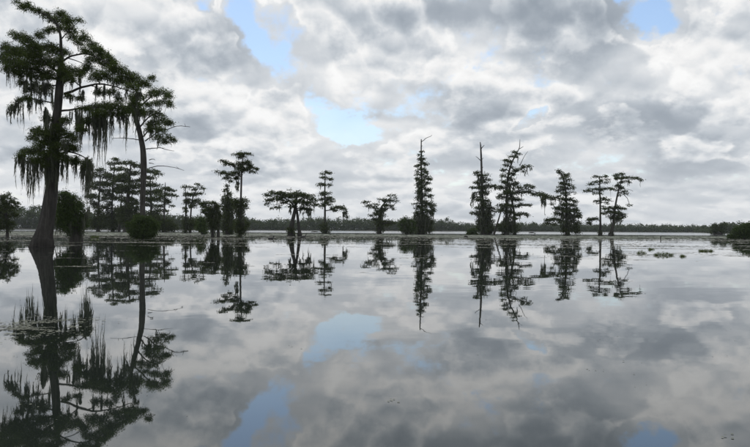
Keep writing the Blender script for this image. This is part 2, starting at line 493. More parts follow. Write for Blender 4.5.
# ------------------------------------------------------------------ trees
def make_tree(s):
    rng = np.random.default_rng(s.get('seed', hash(s['name']) % 1000))
    bx, by = s['base']
    D = s.get('D') or ground_dist(bx, by)
    m = D / F                                              # metres per photograph pixel there
    root = bpy.data.objects.new(s['name'], None)
    SC.collection.objects.link(root)
    b = P(bx, by, D); root.location = (b[0], D, 0)
    root.empty_display_size = 0.5
    tag(root, s['label'], s['cat'], s.get('group'))
    leafmat = s.get('leaf', 'leaf_far'); L = s.get('L', 1.5) * m; Wd = s.get('W', 0.75) * m
    dens = s.get('dens', 4.0) * (1.75 if s.get('near') else 1.8); depth = s.get('depth', 6.0)
    near = s.get('near', False)
    skel = []                       # (point, radius) usable for attaching boughs
    for ti, tr in enumerate(s.get('trunks', [])):
        g = Geo()
        off = tr.get('off', 0.0) * m
        pts = [(x, y, w) for (x, y, w) in tr['p']]
        sp = spline(pts, 6)
        wob = np.cumsum(rng.normal(size=len(sp))) * tr.get('wob', 0.12) * m
        wob = wob - np.linspace(0, wob[-1], len(sp)) * 0.5
        p3 = np.array([P(a[0], a[1], D + off + wb) for a, wb in zip(sp, wob)])
        rad = np.maximum(sp[:, 2], 0.25) * 0.5 * m
        if tr.get('root', True):
            p3 = np.vstack([p3[0] + np.array((0, 0, -0.35 - max(p3[0][2], 0))), p3]); rad = np.concatenate([[rad[0] * 1.08], rad])
        k = rng.integers(5, 8); p0 = rng.uniform(0, 6)
        H = p3[-1][2] - p3[0][2]
        hh = (p3[:, 2] - p3[0][2])
        fl = tr.get('flute', 0.22)
        def flf(th, i, n, hh=hh, k=k, p0=p0):
            a = fl * np.exp(-hh[i[:, 0]] / max(0.16 * H, 0.5))[:, None]
            return 1 - a * .8 + a * np.cos(k * th + p0) + a * .4 * np.cos((k + 2) * th + 1.0) + 0.04 * np.cos(3 * th + p0 + hh[i[:, 0]][:, None])
        tube(g, p3, rad, 16 if near else 9, flf)
        g.build('trunk', 'bark', root, True)
        skel += [(p, r, a[1]) for p, r, a in zip(p3[-len(sp):], rad[-len(sp):], sp)]
    for lb in s.get('limbs', []):
        g = Geo()
        pts = spline(lb['p'], 5)
        o0 = lb.get('o0', 0.0) * m; o1 = lb.get('o1', rng.uniform(-.5, .5) * depth) * m
        tt = np.linspace(0, 1, len(pts))
        wb = np.cumsum(rng.normal(size=len(pts))) * 0.06 * m
        p3 = np.array([P(a[0], a[1], D + o0 + (o1 - o0) * t_ + w_) for a, t_, w_ in zip(pts, tt, wb)])
        jit = rng.normal(size=p3.shape) * 0.10 * m; jit[0] = 0
        p3 = p3 + jit * np.array((1, 0, 1))
        w0, w1 = lb.get('w', (2.0, 0.6))
        rad = (w0 + (w1 - w0) * tt) * 0.5 * m
        tube(g, p3, rad, 7 if near else 5)
        # small side twigs on bare limbs
        for _ in range(lb.get('twigs', 0)):
            i = rng.integers(len(p3) // 3, len(p3))
            dv = unit(rng.normal(size=3) + np.array((0, 0, .3)))
            ln = rng.uniform(2, 5) * m
            tube(g, np.array([p3[i], p3[i] + dv * ln * .5 + (0, 0, -.03 * ln), p3[i] + dv * ln]), np.array([.25, .18, .1]) * m, 4)
        g.build('dead_limb' if lb.get('dead') else 'limb', 'bark', root, True)
        if not lb.get('dead'):
            skel += [(p, r, a[1]) for p, r, a in zip(p3, rad, pts)]
    # boughs
    crown = Geo(); twig = Geo(); moss = Geo()
    if s['cat'] == 'bush':
        extra = []
        for pd in s['pads']:
            for _ in range(4):
                a = rng.uniform(-.3, math.pi + .3); q = rng.uniform(.85, 1.15)
                extra.append((pd[0] + pd[2] * q * math.cos(a), pd[1] - pd[3] * q * math.sin(a), max(.7, pd[2] * rng.uniform(.1, .24)), max(.7, pd[3] * rng.uniform(.1, .26)), dict(bush=True, moss=0)))
        s['pads'] = list(s['pads']) + extra
    pos = np.array([k[0] for k in skel]) if skel else np.zeros((0, 3))
    for pd in s.get('pads', []):
        cx, cy, rx, ry = pd[:4]
        opt = pd[4] if len(pd) > 4 else {}
        bush = opt.get('bush', False)
        doff = opt.get('off', rng.uniform(-1, 1) * depth * (0.35 if bush else 1.0)) * m
        c = P(cx, cy, D + doff)
        rz = opt.get('rz', max(rx, ry) * rng.uniform(0.8, 1.2)) * m
        n = int(math.pi * rx * ry * dens * opt.get('dens', 1.0) * (1.3 if bush else 1.0))
        g_here = crown
        pad_leaves(g_here, c, rx * m, ry * m, rz, max(n, 24), L, Wd, rng, bush, 0.45 if bush else 0.8, s.get('droop', 0.05))
        if len(pos) and not opt.get('loose'):
            dd = np.linalg.norm((pos - c) * np.array((1, .6, 1.5)) + np.array((0, 0, 0.25 * rx * m)), axis=1)
            i = int(np.argmin(dd + (pos[:, 2] > c[2] + ry * m) * 0.6 * rx * m))
            a = pos[i]; ln = np.linalg.norm(c - a)
            if ln > 1.0 * m:
                mid = (a + c) / 2 + np.array((0, 0, ln * 0.08)) + rng.normal(size=3) * ln * .06
                r0 = min(skel[i][1] * 0.6, (0.35 + 0.035 * (ln / m)) * m)
                e = c + (c - a) * np.array((1, 1, 0.2)) * 0.35 * min(1, rx * m / max(ln, 1e-3))
                tube(twig, spline([a, mid, c, e], 3), np.linspace(r0, 0.12 * m, 10), 5)
            for _ in range(3 + int(rx / 4)):
                fi = rng.uniform(0, 6.28); q = rng.uniform(.5, .95)
                e = c + np.array((rx * m * q * math.cos(fi), rz * q * math.sin(fi), -0.1 * ry * m))
                tube(twig, np.array([c + rng.normal(size=3) * .2 * m, (c + e) / 2 + (0, 0, .12 * ry * m), e]), np.array([.3, .2, .08]) * m, 4)
        mf = opt.get('moss', s.get('moss', 0.5))
        if mf:
            k = rng.poisson(mf * rx * 0.9)
            if k:
                fi = rng.uniform(0, 6.28, k); q = np.sqrt(rng.uniform(0.05, 1, k))
                tops = c + np.stack([rx * m * q * np.cos(fi), rz * q * np.sin(fi), -ry * m * rng.uniform(0, .7, k)], 1)
                strands(moss, tops, m * rng.gamma(2.2, s.get('mlen', 1.5), k), m * rng.uniform(.5, 1.1, k), rng, 4, 4)
    for (bx_, y0, y1, w_, *rest) in s.get('skirts', []):
        # shaggy hanging growth round a stem
        k = int(w_ * (y1 - y0) * (rest[0] if rest else 0.5))
        xs = bx_ + rng.uniform(-.5, .5, k) * w_
        ys = y0 + (y1 - y0) * rng.uniform(0, .75, k)
        tops = np.array([P(a, b_, D + o_) for a, b_, o_ in zip(xs, ys, rng.uniform(-.5, .5, k) * w_ * m)])
        tops[:, 2] = np.maximum(tops[:, 2], 0.5 * m)
        ln = np.minimum(m * rng.gamma(2.5, 2.0, k), tops[:, 2] - 0.02)
        strands(moss, tops, ln, m * rng.uniform(.6, 1.4, k), rng, 4, 4)
    cro = crown.build('crown', leafmat, root)
    if twig.n: tag(twig.build('boughs', 'bark', cro, True), kind='stuff')
    if moss.n: tag(moss.build('hanging_moss', 'moss', cro), kind='stuff')
    # separate curtains of moss
    for (x, y0, y1, w_, *rest) in s.get('curtains', []):
        g = Geo()
        o_ = (rest[0] if rest else rng.uniform(-.6, .6) * depth) * m
        nt_ = max(2, int(round(w_ * .55)))                  # a curtain is a few tassels of unequal length
        for j in range(nt_):
            xc = x + rng.normal() * .24 * w_; yc = y0 + rng.uniform(-3.5, 1.0) + abs(xc - x) * .2
            dd_ = D + o_ + rng.normal() * .6 * w_ * m
            ye = y0 + (y1 - y0) * (rng.uniform(.2, .95) if j else rng.uniform(.85, 1.08))
            k = int(rng.integers(3, 7))
            tops = np.array([P(xc + rng.normal() * .75, yc + rng.uniform(-.6, 2.2), dd_ + rng.normal() * .8 * m) for _ in range(k)])
            ln = (ye - yc) * m * rng.uniform(.35, 1.0, k); ln[0] = (ye - yc) * m
            strands(g, tops, ln, m * rng.uniform(.4, 1.15, k), rng, 4, 14)
            k2 = k
            i = rng.integers(0, k, k2); f_ = rng.uniform(.05, .5, k2)
            t2 = tops[i] - np.array((0, 0, 1.0)) * (ln[i] * f_)[:, None] + rng.normal(size=(k2, 3)) * 0.4 * m
            strands(g, t2, ln[i] * (1 - f_) * rng.uniform(.3, .8, k2), m * rng.uniform(.4, 1.0, k2), rng, 4, 7)
        g.build('moss_curtain', 'moss', root)
    return root

B = dict(bush=True)
BM = dict(bush=True, moss=0)
TREES = []
# --- the big cypress on the left
TREES.append(dict(name='bald_cypress_tree', seed=3, cat='tree', near=True, leaf='leaf', L=1.7, W=0.52, dens=6.4, depth=24, moss=0.9, mlen=1.8, droop=.32,
    label='largest cypress with flared buttress trunk and long hanging moss, leaning limbs both sides', base=(43, 247),
    trunks=[dict(p=[(42.5, 247.5, 26), (43, 243, 22.5), (44.5, 235, 18), (46.8, 225, 15), (49, 210, 13.8), (51, 195, 13), (52.5, 175, 11), (54, 150, 10), (56, 125, 8.5), (58, 105, 8), (59.5, 85, 7.5), (61, 65, 5), (61, 48, 3.2), (60.5, 36, 2.4), (58, 26, 1.6), (55, 19, 1)], wob=.25)],
    limbs=[dict(p=[(60, 32), (54, 22), (44, 14), (31, 9), (16, 3)], w=(1.6, .4), o1=-3), dict(p=[(60.5, 40), (66, 34), (74, 26), (80, 21)], w=(1.4, .4), o1=4),
        dict(p=[(59, 72), (52, 68), (45, 62), (36, 54), (24, 44), (18, 37)], w=(2.4, .6), o1=-8), dict(p=[(58, 80), (48, 76), (36, 70), (20, 66), (6, 60)], w=(2.4, .6), o1=12),
        dict(p=[(64, 94), (72, 91.5), (80, 88), (90, 85.5), (98, 84), (108, 85), (120, 88), (134, 93)], w=(2.8, .9), o1=3), dict(p=[(60, 111), (70, 110), (80, 108.5), (92, 108), (106, 107), (126, 111)], w=(2.2, .7), o1=-6),
        dict(p=[(55, 103), (48, 102), (38, 100), (26, 99), (14, 106)], w=(1.6, .5), o1=-4), dict(p=[(61, 62), (72, 56), (86, 54), (98, 58), (116, 68)], w=(2.2, .6), o1=10),
        dict(p=[(54, 140), (46, 134), (38, 130)], w=(1.8, .6), o1=-6), dict(p=[(54, 150), (40, 151), (27, 152), (20, 157)], w=(1.6, .5), o1=-4), dict(p=[(56, 140), (66, 137), (76, 140)], w=(1.8, .5), o1=6),
        dict(p=[(53, 158), (66, 152), (80, 155), (90, 162)], w=(2.0, .8), o1=-5), dict(p=[(59, 88), (64, 78), (74, 72), (84, 70)], w=(1.8, .5), o1=-14),
        dict(p=[(60, 52), (54, 46), (46, 44)], w=(1.4, .5), o1=10)],
    pads=[(17, 2, 5, 2.6), (22, 6, 5, 2.5), (29, 8, 6, 4.5), (27, 3, 3, 3), (38, 11, 6, 3.5), (46, 15, 6, 3.8), (52, 19, 5, 3.5), (60, 13, 7, 4.5), (61, 20, 10, 5), (69, 20, 7, 5), (80, 20, 5, 2.6), (70, 28, 7, 5), (72, 36, 7, 4.5),
        (52, 29, 6, 3), (46, 31, 7, 3), (39, 35, 4.5, 4), (85, 37, 6, 5.5), (78, 42, 5, 4), (60, 28, 4, 3),
        (13, 33, 4, 2.4), (20, 36, 8, 4.5), (27, 40, 8, 5), (33, 45, 8, 5), (6, 46, 6, 4.5), (12, 51, 11, 6.5), (24, 52, 12, 7), (37, 52, 10, 6), (47, 46, 10, 5), (55, 50, 8, 6), (3, 58, 8, 5), (15, 61, 13, 6.5), (30, 63, 13, 7), (45, 60, 12, 7), (57, 62, 8, 7, dict(off=-9)),
        (10, 67, 8, 5), (22, 72, 9, 6), (37, 73, 11, 7), (50, 74, 9, 7, dict(off=-9)), (64, 70, 7, 6), (74, 72, 11, 6), (82, 70, 6, 5), (70, 78, 8, 4), (22, 83, 6, 4), (35, 84, 6, 4), (66, 52, 6, 4),
        (86, 50, 6, 5), (92, 44, 6, 4.5), (98, 50, 7, 6), (94, 58, 9, 6), (105, 55, 7, 5), (107, 63, 9, 6), (116, 68, 10, 6.5), (126, 74, 10, 6), (135, 79, 9, 5.5), (144, 83, 7, 4.5), (152, 78, 4, 3), (120, 80, 12, 5), (105, 74, 9, 6), (96, 76, 7, 6), (132, 86, 9, 4), (88, 66, 6, 5), (112, 60, 5, 4),
        (95, 107, 10, 4.5), (106, 106, 10, 4.5), (117, 106, 10, 4.5), (126, 111, 8, 4.5), (84, 108, 7, 3.5), (100, 113, 9, 4), (112, 113, 9, 4), (119, 99, 5, 4), (135, 103, 6, 6), (140, 110, 5, 4), (90, 120, 9, 5), (102, 122, 8, 5),
        (28, 98, 7, 3.2), (20, 100, 4, 2.5), (14, 106, 6, 3.5), (40, 101, 5, 2.5),
        (36, 129, 6, 4), (42, 132, 8, 5), (33, 137, 6, 5), (52, 134, 9, 6, dict(off=-10)), (64, 133, 8, 5, dict(off=-10)), (73, 137, 7, 5), (46, 143, 12, 6, dict(off=-11)), (60, 145, 12, 6, dict(off=-11)), (72, 146, 8, 6), (27, 151, 7, 3.5), (21, 155, 5, 4), (36, 150, 8, 5), (42, 158, 9, 6, dict(off=-10)), (62, 157, 10, 6, dict(off=-11)), (75, 160, 7, 5), (52, 152, 10, 6, dict(off=-14)), (50, 163, 9, 5, dict(off=-10)), (58, 128, 7, 4, dict(off=-12)), (48, 86, 7, 4), (42, 90, 6, 4), (29, 89, 6, 4), (47, 118, 6, 4, dict(off=-6)), (80, 98, 5, 3), (68, 96, 5, 3), (66, 120, 6, 4), (80, 128, 7, 4), (112, 92, 8, 4), (100, 92, 6, 4), (30, 160, 6, 5), (87, 164, 6, 6)],
    curtains=[(20, 62, 86, 5), (16, 70, 90, 4), (31, 75, 104, 6), (42, 82, 108, 7), (36, 80, 98, 5), (48, 84, 104, 4), (13, 106, 128, 6), (9, 108, 121, 5), (21, 104, 138, 4), (28, 99, 118, 5), (38, 100, 113, 4), (45, 110, 134, 5), (47, 112, 128, 4),
        (66, 80, 90, 5), (72, 80, 92, 4), (19, 156, 186, 5), (23, 158, 196, 5), (32, 160, 214, 5), (28, 165, 200, 4), (36, 158, 205, 6), (41, 160, 190, 5), (46, 162, 200, 5), (58, 162, 196, 5), (63, 160, 184, 4), (68, 158, 192, 5), (73, 158, 182, 5), (77, 158, 178, 4), (62, 165, 180, 4),
        (71, 110, 124, 4), (76, 110, 132, 5), (81, 112, 158, 6), (85, 118, 152, 5), (86, 160, 212, 10), (88, 162, 206, 9), (83, 165, 196, 6), (91, 165, 200, 6), (91, 112, 160, 7), (95, 115, 170, 8), (99, 116, 176, 9), (104, 114, 178, 9), (111, 114, 150, 5), (96, 116, 158, 8),
        (118, 110, 140, 5), (124, 112, 146, 6), (126, 114, 158, 5), (121, 112, 130, 4), (104, 85, 104, 2, 1.5), (97, 86, 101, 2, 1), (126, 90, 108, 3, 2.5), (114, 86, 97, 2, 2), (83, 90, 107, 2, 1), (135, 106, 134, 8), (138, 110, 128, 6), (138, 92, 112, 7),
        (8, 68, 90, 5), (26, 80, 102, 6), (40, 88, 120, 6), (34, 86, 114, 5), (52, 90, 112, 4, -10), (48, 112, 150, 5, -12), (53, 150, 192, 7, -14), (47, 155, 198, 6, -13), (57, 150, 186, 6, -12), (62, 118, 138, 4), (50, 125, 160, 6, -15), (43, 140, 175, 7), (66, 140, 176, 6),
        (78, 110, 150, 6), (93, 108, 168, 8), (105, 110, 184, 7), (87, 158, 210, 9, -4), (85, 160, 204, 8, -6), (90, 160, 208, 8, -2), (26, 152, 190, 5), (38, 156, 196, 6), (30, 100, 122, 5), (18, 100, 126, 4), (80, 80, 98, 4), (70, 74, 96, 5)]))
# --- second tall cypress behind it
TREES.append(dict(name='bald_cypress_tree', seed=8, cat='tree', near=True, leaf='leaf', L=1.6, W=0.52, dens=5.6, depth=14, moss=0.7, mlen=1.8, D=88, droop=.32,
    label='tall cypress with bare grey upper trunk and dead side branches, rising behind a round bush', base=(144, 237.5),
    trunks=[dict(p=[(143, 237.5, 9), (143, 225, 6), (142.6, 205, 5.2), (143, 185, 5.4), (143.8, 168, 6.2), (143.2, 152, 5.6), (141.6, 142, 5.2), (139, 130, 4.8), (136, 118, 4.4), (134, 106, 3.2), (135, 96, 2.2), (139, 88, 1.2)], wob=.2, flute=.12)],
    limbs=[dict(p=[(145, 141), (151, 137), (158, 132), (168, 129), (179, 126), (190, 127)], w=(1.3, .45), dead=True, twigs=3, o1=-6), dict(p=[(146, 149), (153, 148.3), (160, 148), (168, 150), (174, 151)], w=(1.1, .35), dead=True, twigs=2, o1=4), dict(p=[(149, 168), (158, 166), (167, 166.5), (176, 168), (184, 170.5)], w=(.9, .35), dead=True, twigs=2, o1=-3),
        dict(p=[(149, 160), (153, 159), (155, 160)], w=(.9, .4), dead=True), dict(p=[(149, 163), (152, 163.5), (154, 164)], w=(.9, .4), dead=True), dict(p=[(139, 140), (130, 138.5), (120, 138), (112, 138.5)], w=(1.0, .4), dead=True, twigs=2, o1=3),
        dict(p=[(135, 112), (145, 102), (155, 95), (168, 94)], w=(1.8, .5)), dict(p=[(139, 128), (148, 118), (158, 113), (168, 117)], w=(1.7, .5)), dict(p=[(142, 138), (150, 130), (160, 130), (170, 138)], w=(1.5, .4))],
    pads=[(154, 91, 7, 3.8), (162, 92, 8, 4.5), (169, 95, 5, 4.5), (164, 101, 8, 3.5), (157, 103, 7, 3), (170, 104, 4, 3), (149, 95, 6, 4), (146, 104, 6, 4), (139, 96, 6, 5), (133, 97, 6, 5), (130, 106, 5, 6), (150, 112, 6, 4), (158, 114, 7, 4), (162, 121, 8, 4), (169, 122, 5, 4), (153, 122, 6, 5), (161, 129, 7, 4), (159, 136, 6, 4), (168, 137, 5, 3.5), (173, 140, 4, 2.5), (164, 141, 5, 3), (149, 128, 5, 5), (142, 112, 5, 5)],
    curtains=[(133, 108, 140, 5), (137, 112, 134, 5), (152, 128, 142, 4), (160, 138, 148, 4), (156, 126, 140, 4), (145, 112, 128, 4), (130, 106, 128, 4)]))
# --- mossy thicket at the big tree's right
TREES.append(dict(name='moss_covered_snag', seed=5, cat='tree', near=True, leaf='bush', L=1.6, W=0.7, dens=4.2, depth=8, moss=1.0, mlen=3,
    label='squat dark snag smothered in vines and moss beside the largest cypress trunk', base=(76, 242),
    trunks=[dict(p=[(76, 242, 13), (76, 230, 10), (74, 215, 8), (70, 200, 6), (66, 192, 3)], flute=.15)],
    pads=[(62, 200, 9, 9, B), (70, 205, 12, 12, B), (64, 214, 10, 12, B), (77, 214, 10, 12, B), (72, 225, 12, 10, B), (60, 222, 6, 8, B), (82, 224, 6, 9, B), (75, 233, 7, 7, B), (66, 194, 5, 3), (73, 197, 5, 3), (80, 205, 5, 4)],
    curtains=[(58, 215, 236, 6), (64, 220, 238, 6), (86, 212, 232, 5), (84, 220, 239, 5), (79, 225, 240, 6), (71, 222, 240, 8), (88, 208, 226, 4)]))
# --- tree at the left edge
TREES.append(dict(name='cypress_tree', seed=21, cat='tree', leaf='leaf_far', L=1.4, W=.7, depth=6, moss=.3, label='round-crowned dark tree with short stem, standing alone before the tall woodland', base=(7.5, 237),
    trunks=[dict(p=[(7.5, 237, 4), (7.2, 230, 2.8), (7, 220, 2.6), (5, 207, 2), (4, 198, 1)])],
    pads=[(-2, 199, 8, 5), (6, 196, 7, 4), (10, 201, 7, 4.5), (2, 205, 9, 5), (14, 207, 5, 4), (9, 209, 8, 5), (-6, 208, 8, 6), (17, 204, 3, 2.5), (2, 214, 9, 5), (13, 215, 5, 4), (-8, 216, 7, 6), (6, 221, 7, 4), (7, 228, 6, 5, dict(bush=True, dens=.7, moss=0)), (-2, 226, 6, 6, B), (11, 224, 4, 3)]))
# --- round bush under the second cypress
TREES.append(dict(name='round_bush', seed=31, cat='bush', leaf='bush', L=1.5, W=.8, dens=5.5, depth=2, moss=0, label='dense rounded dark green bush on the water at foot of a bare-topped cypress', base=(143, 238.5), D=84,
    trunks=[dict(p=[(143, 238.5, 4), (143, 232, 3), (143, 224, 1)])],
    pads=[(143, 228, 13.5, 10.5, B), (135, 230, 6.5, 8, B), (151, 230, 6.5, 8, B), (143, 221, 8, 4, B), (143, 234, 12, 4, B)]))
# --- clump of trees behind
TREES.append(dict(name='cypress_tree', seed=41, cat='tree', depth=8, moss=.9, dens=4.5, label='slender cypress hung with moss, seen past the curtains of the largest tree', base=(98, 231.6), D=215,
    trunks=[dict(p=[(98, 231.6, 4.5), (98, 226, 2.4), (98.5, 205, 1.9), (100, 185, 1.5), (100, 168, .8)])],
    pads=[(100, 170, 6, 2.5), (94, 175, 6, 3), (105, 177, 6, 3), (98, 183, 8, 3), (92, 187, 6, 3), (104, 190, 7, 3), (96, 196, 7, 3), (103, 200, 5, 3), (93, 203, 5, 3), (99, 214, 5, 7, B), (95, 224, 5, 6, B), (103, 222, 5, 7, B), (97, 206, 6, 4), (90, 196, 5, 4), (106, 184, 5, 4)]))
TREES.append(dict(name='cypress_tree', seed=42, cat='tree', depth=8, moss=.5, dens=4.5, label='flat-layered cypress with thin straight stem in the clump behind the round bush', base=(113, 231.8), D=222,
    trunks=[dict(p=[(113, 231.8, 5), (112.5, 226, 2.4), (112, 205, 1.8), (113, 185, 1.6), (115, 160, .7)])],
    pads=[(116, 159, 5, 2), (112, 163, 6, 2), (122, 163, 6, 2.2), (115, 169, 8, 2.4), (107, 174, 6, 2.4), (120, 176, 8, 2.4), (112, 184, 8, 2.8), (122, 188, 6, 2.4), (107, 194, 6, 2.6), (118, 198, 7, 2.8), (110, 204, 5, 2.4), (114, 224, 6, 7, B), (109, 218, 5, 7, B), (118, 214, 6, 6, B), (113, 178, 6, 4), (117, 190, 7, 5), (108, 208, 5, 4), (112, 197, 5, 4)]))
TREES.append(dict(name='cypress_tree', seed=43, cat='tree', depth=8, moss=.5, dens=4.8, label='broad dense cypress with shaggy dark lower stem in the clump behind the round bush', base=(127, 232), D=205,
    trunks=[dict(p=[(127, 232, 9), (127, 225, 6), (127.5, 205, 4.5), (129, 185, 2.5), (131, 162, 1)]), dict(p=[(119, 231.6, 3), (120, 215, 1.6), (122, 190, 1)], off=8)],
    pads=[(130, 163, 6, 2.4), (138, 166, 7, 2.4), (124, 169, 7, 2.5), (134, 173, 9, 2.8), (121, 180, 8, 3), (130, 181, 9, 3.5), (140, 180, 7, 2.6), (125, 190, 10, 4), (136, 192, 8, 3.5), (128, 200, 9, 4), (128, 209, 7, 6, B), (126, 219, 7, 8, B), (122, 213, 5, 7, B), (132, 224, 6, 8, B), (134, 205, 7, 6), (138, 186, 6, 4), (124, 176, 6, 4), (137, 214, 5, 8, B), (128, 186, 8, 5)], skirts=[(127, 205, 231, 9)]))
TREES.append(dict(name='cypress_tree', seed=44, cat='tree', depth=8, moss=.4, dens=4.5, label='layered cypress whose thin flat boughs spread beside a tall bare trunk', base=(151, 232), D=225,
    trunks=[dict(p=[(151, 232, 5), (151, 222, 2.5), (151, 200, 1.8), (150, 178, 1)])],
    pads=[(151, 171, 8, 2.4), (158, 174, 6, 1.8), (150, 178, 8, 2.2), (153, 185, 10, 2.6), (147, 192, 8, 2.6), (156, 200, 7, 2.4), (150, 205, 7, 2.4), (150, 214, 5, 4), (152, 225, 7, 7, B), (156, 214, 6, 6, B), (149, 199, 7, 4), (153, 192, 8, 4), (148, 184, 6, 4)]))
TREES.append(dict(name='cypress_tree', seed=45, cat='tree', depth=7, moss=.3, dens=4.8, label='cypress with needle-thin top and shrubby base, standing beside the round bush', base=(164, 232), D=205,
    trunks=[dict(p=[(164, 232, 5), (164, 226, 2.2), (164.5, 205, 1.7), (165, 190, 1.2), (165.3, 182.5, .5)])],
    pads=[(165, 188, 5, 1.6), (160, 191, 6, 2), (170, 190, 5, 1.8), (165, 195, 10, 2), (174, 195, 4, 1.8), (158, 197, 6, 2.4), (166, 201, 6, 2.2), (171, 206, 3, 1.6), (160, 206, 5, 2), (165, 211, 4, 1.6), (156, 222, 7, 6, B), (167, 225, 7, 6.5, B), (174, 228, 4, 4, B), (162, 228, 6, 4, B)]))
# --- three
TREES.append(dict(name='cypress_tree', seed=51, cat='tree', depth=5, moss=.35, dens=4.8, label='two-stemmed cypress with crown forked into two tufts and bushy foot', base=(187, 232.6), D=185,
    trunks=[dict(p=[(185.5, 232.6, 3), (185.7, 222, 2), (186, 208, 1.8), (186, 197, 1.3), (185, 188, .6)]), dict(p=[(190.5, 232.3, 3), (190.5, 222, 1.8), (191.3, 208, 1.5), (193, 197, 1.2), (199, 186, .5)], off=3)],
    pads=[(185, 187, 3, 1.2), (189, 187, 3, 1), (199, 185, 3.6, 1.3), (202, 188, 2.5, 1.6), (195, 189, 4, 1.8), (186, 194, 3.5, 2.5), (193, 194, 5, 2.5), (200, 193, 4, 2), (187, 201, 4.5, 4), (196, 201, 6, 3.5), (201, 204, 3, 2), (193, 206, 5, 2.5), (185.5, 210, 2, 3), (186.5, 223, 4.2, 6, B), (186.5, 229, 4.8, 3, B), (193, 224, 4, 5, B)], skirts=[(186.5, 214, 231, 9, .3)]))
TREES.append(dict(name='cypress_thicket', seed=52, cat='tree', depth=5, moss=1.0, dens=5, leaf='leaf_far', label='squat bushy cypress on two thick dark stems, with yellowish-green crown', base=(215, 237.5),
    trunks=[dict(p=[(212.6, 237.8, 3.6), (212.6, 230, 3), (212.5, 218, 2.6), (210, 206, 1)], flute=.08), dict(p=[(218.3, 237.8, 3.4), (218.3, 230, 2.8), (217.6, 215, 2.4), (216, 205, 1)], off=2, flute=.08)],
    pads=[(206, 203, 4.5, 2.5), (213, 203, 4, 2.4), (218, 206, 4, 3), (208, 209, 6, 4), (215, 212, 5.5, 5, B), (210, 217, 5, 5, B), (219, 218, 4, 5, B), (214, 224, 6, 5, B), (203, 212, 3.5, 1.5), (204, 206, 3, 2)], skirts=[(214, 210, 234, 11, .45)]))
TREES.append(dict(name='round_bush', seed=53, cat='bush', depth=2, moss=.6, dens=5, leaf='bush', label='small dark bush low on the water between a two-stemmed cypress and a squat one', base=(202.5, 234.8),
    trunks=[dict(p=[(202.5, 234.8, 3), (202.5, 228, 2), (202.5, 220, 1)])], pads=[(202.5, 226, 3.8, 6, B), (201, 220, 3, 3, B), (204, 230, 3, 4, B), (200, 229, 2.5, 3, B)]))
TREES.append(dict(name='cypress_tree', seed=54, cat='tree', depth=4, moss=1.1, dens=4.8, label='moss-shrouded spire-topped cypress tucked close to a tall flat-topped one', base=(228, 234.8),
    trunks=[dict(p=[(228, 234.8, 6), (228, 226, 4), (228, 210, 3), (227.5, 196, 1.6), (227.2, 184, .6)])],
    pads=[(227.2, 186, 1.6, 1.6), (226.5, 190, 2.8, 2.2), (229, 193, 3, 2), (226, 199, 4.5, 4, B), (231, 203, 5, 4, B), (226, 207, 5, 5, B), (229, 214, 5.5, 6, B), (226, 222, 4.5, 6, B), (231, 224, 4.5, 7, B), (225, 230, 3, 4, B), (234, 208, 3, 5, B), (232, 231, 3, 3, B)], skirts=[(228, 198, 231, 11, .45)]))
TREES.append(dict(name='cypress_tree', seed=55, cat='tree', depth=6, moss=.5, dens=4.8, label='tall umbrella-topped cypress with long bare stem and bushes round its foot', base=(240.5, 236.8),
    trunks=[dict(p=[(240.3, 236.8, 4), (240.2, 230, 2.6), (240.3, 215, 2.1), (241, 195, 2), (241.5, 178, 1.8), (242, 166, 1.4), (243, 154, .7)])],
    limbs=[dict(p=[(241.7, 176), (234, 176), (225, 174), (216, 172)], w=(1, .4)), dict(p=[(242, 170), (234, 166), (226, 163), (221, 160)], w=(1, .4)), dict(p=[(242, 172), (248, 169), (255, 168)], w=(1, .4))],
    pads=[(236, 154.5, 4, 1.8), (243, 153.6, 6, 2), (248.5, 154, 4, 1.4), (242, 157, 6, 2.4), (223, 161, 3.5, 1.8), (228, 163.5, 5, 2), (233, 165, 4, 2), (240, 164, 6, 3), (247, 163, 5.5, 3.4), (251, 167, 5, 2.6), (256, 169.5, 2.6, 2), (245, 169, 7, 2.6), (217, 171.7, 3.6, 1.4), (223, 173, 5, 2), (230, 174, 5, 2.6), (237, 173, 5, 3), (227, 178, 4, 2), (231, 181, 3, 2), (238, 178, 3.5, 2), (252, 172, 4, 1.4), (241, 169, 6, 4),
        (236, 202, 4, 3, B), (244, 202, 4.5, 3.5, B), (240, 208, 5.5, 5, B), (246, 207, 2.4, 3), (240, 216, 3, 4, B), (238, 226, 4, 6, B), (244.5, 226, 3.5, 5.5, B), (240, 232, 4, 4, B), (247.5, 225, 2, 3)], skirts=[(240, 206, 232, 9, .35), (237.5, 180, 190, 3, .8)]))
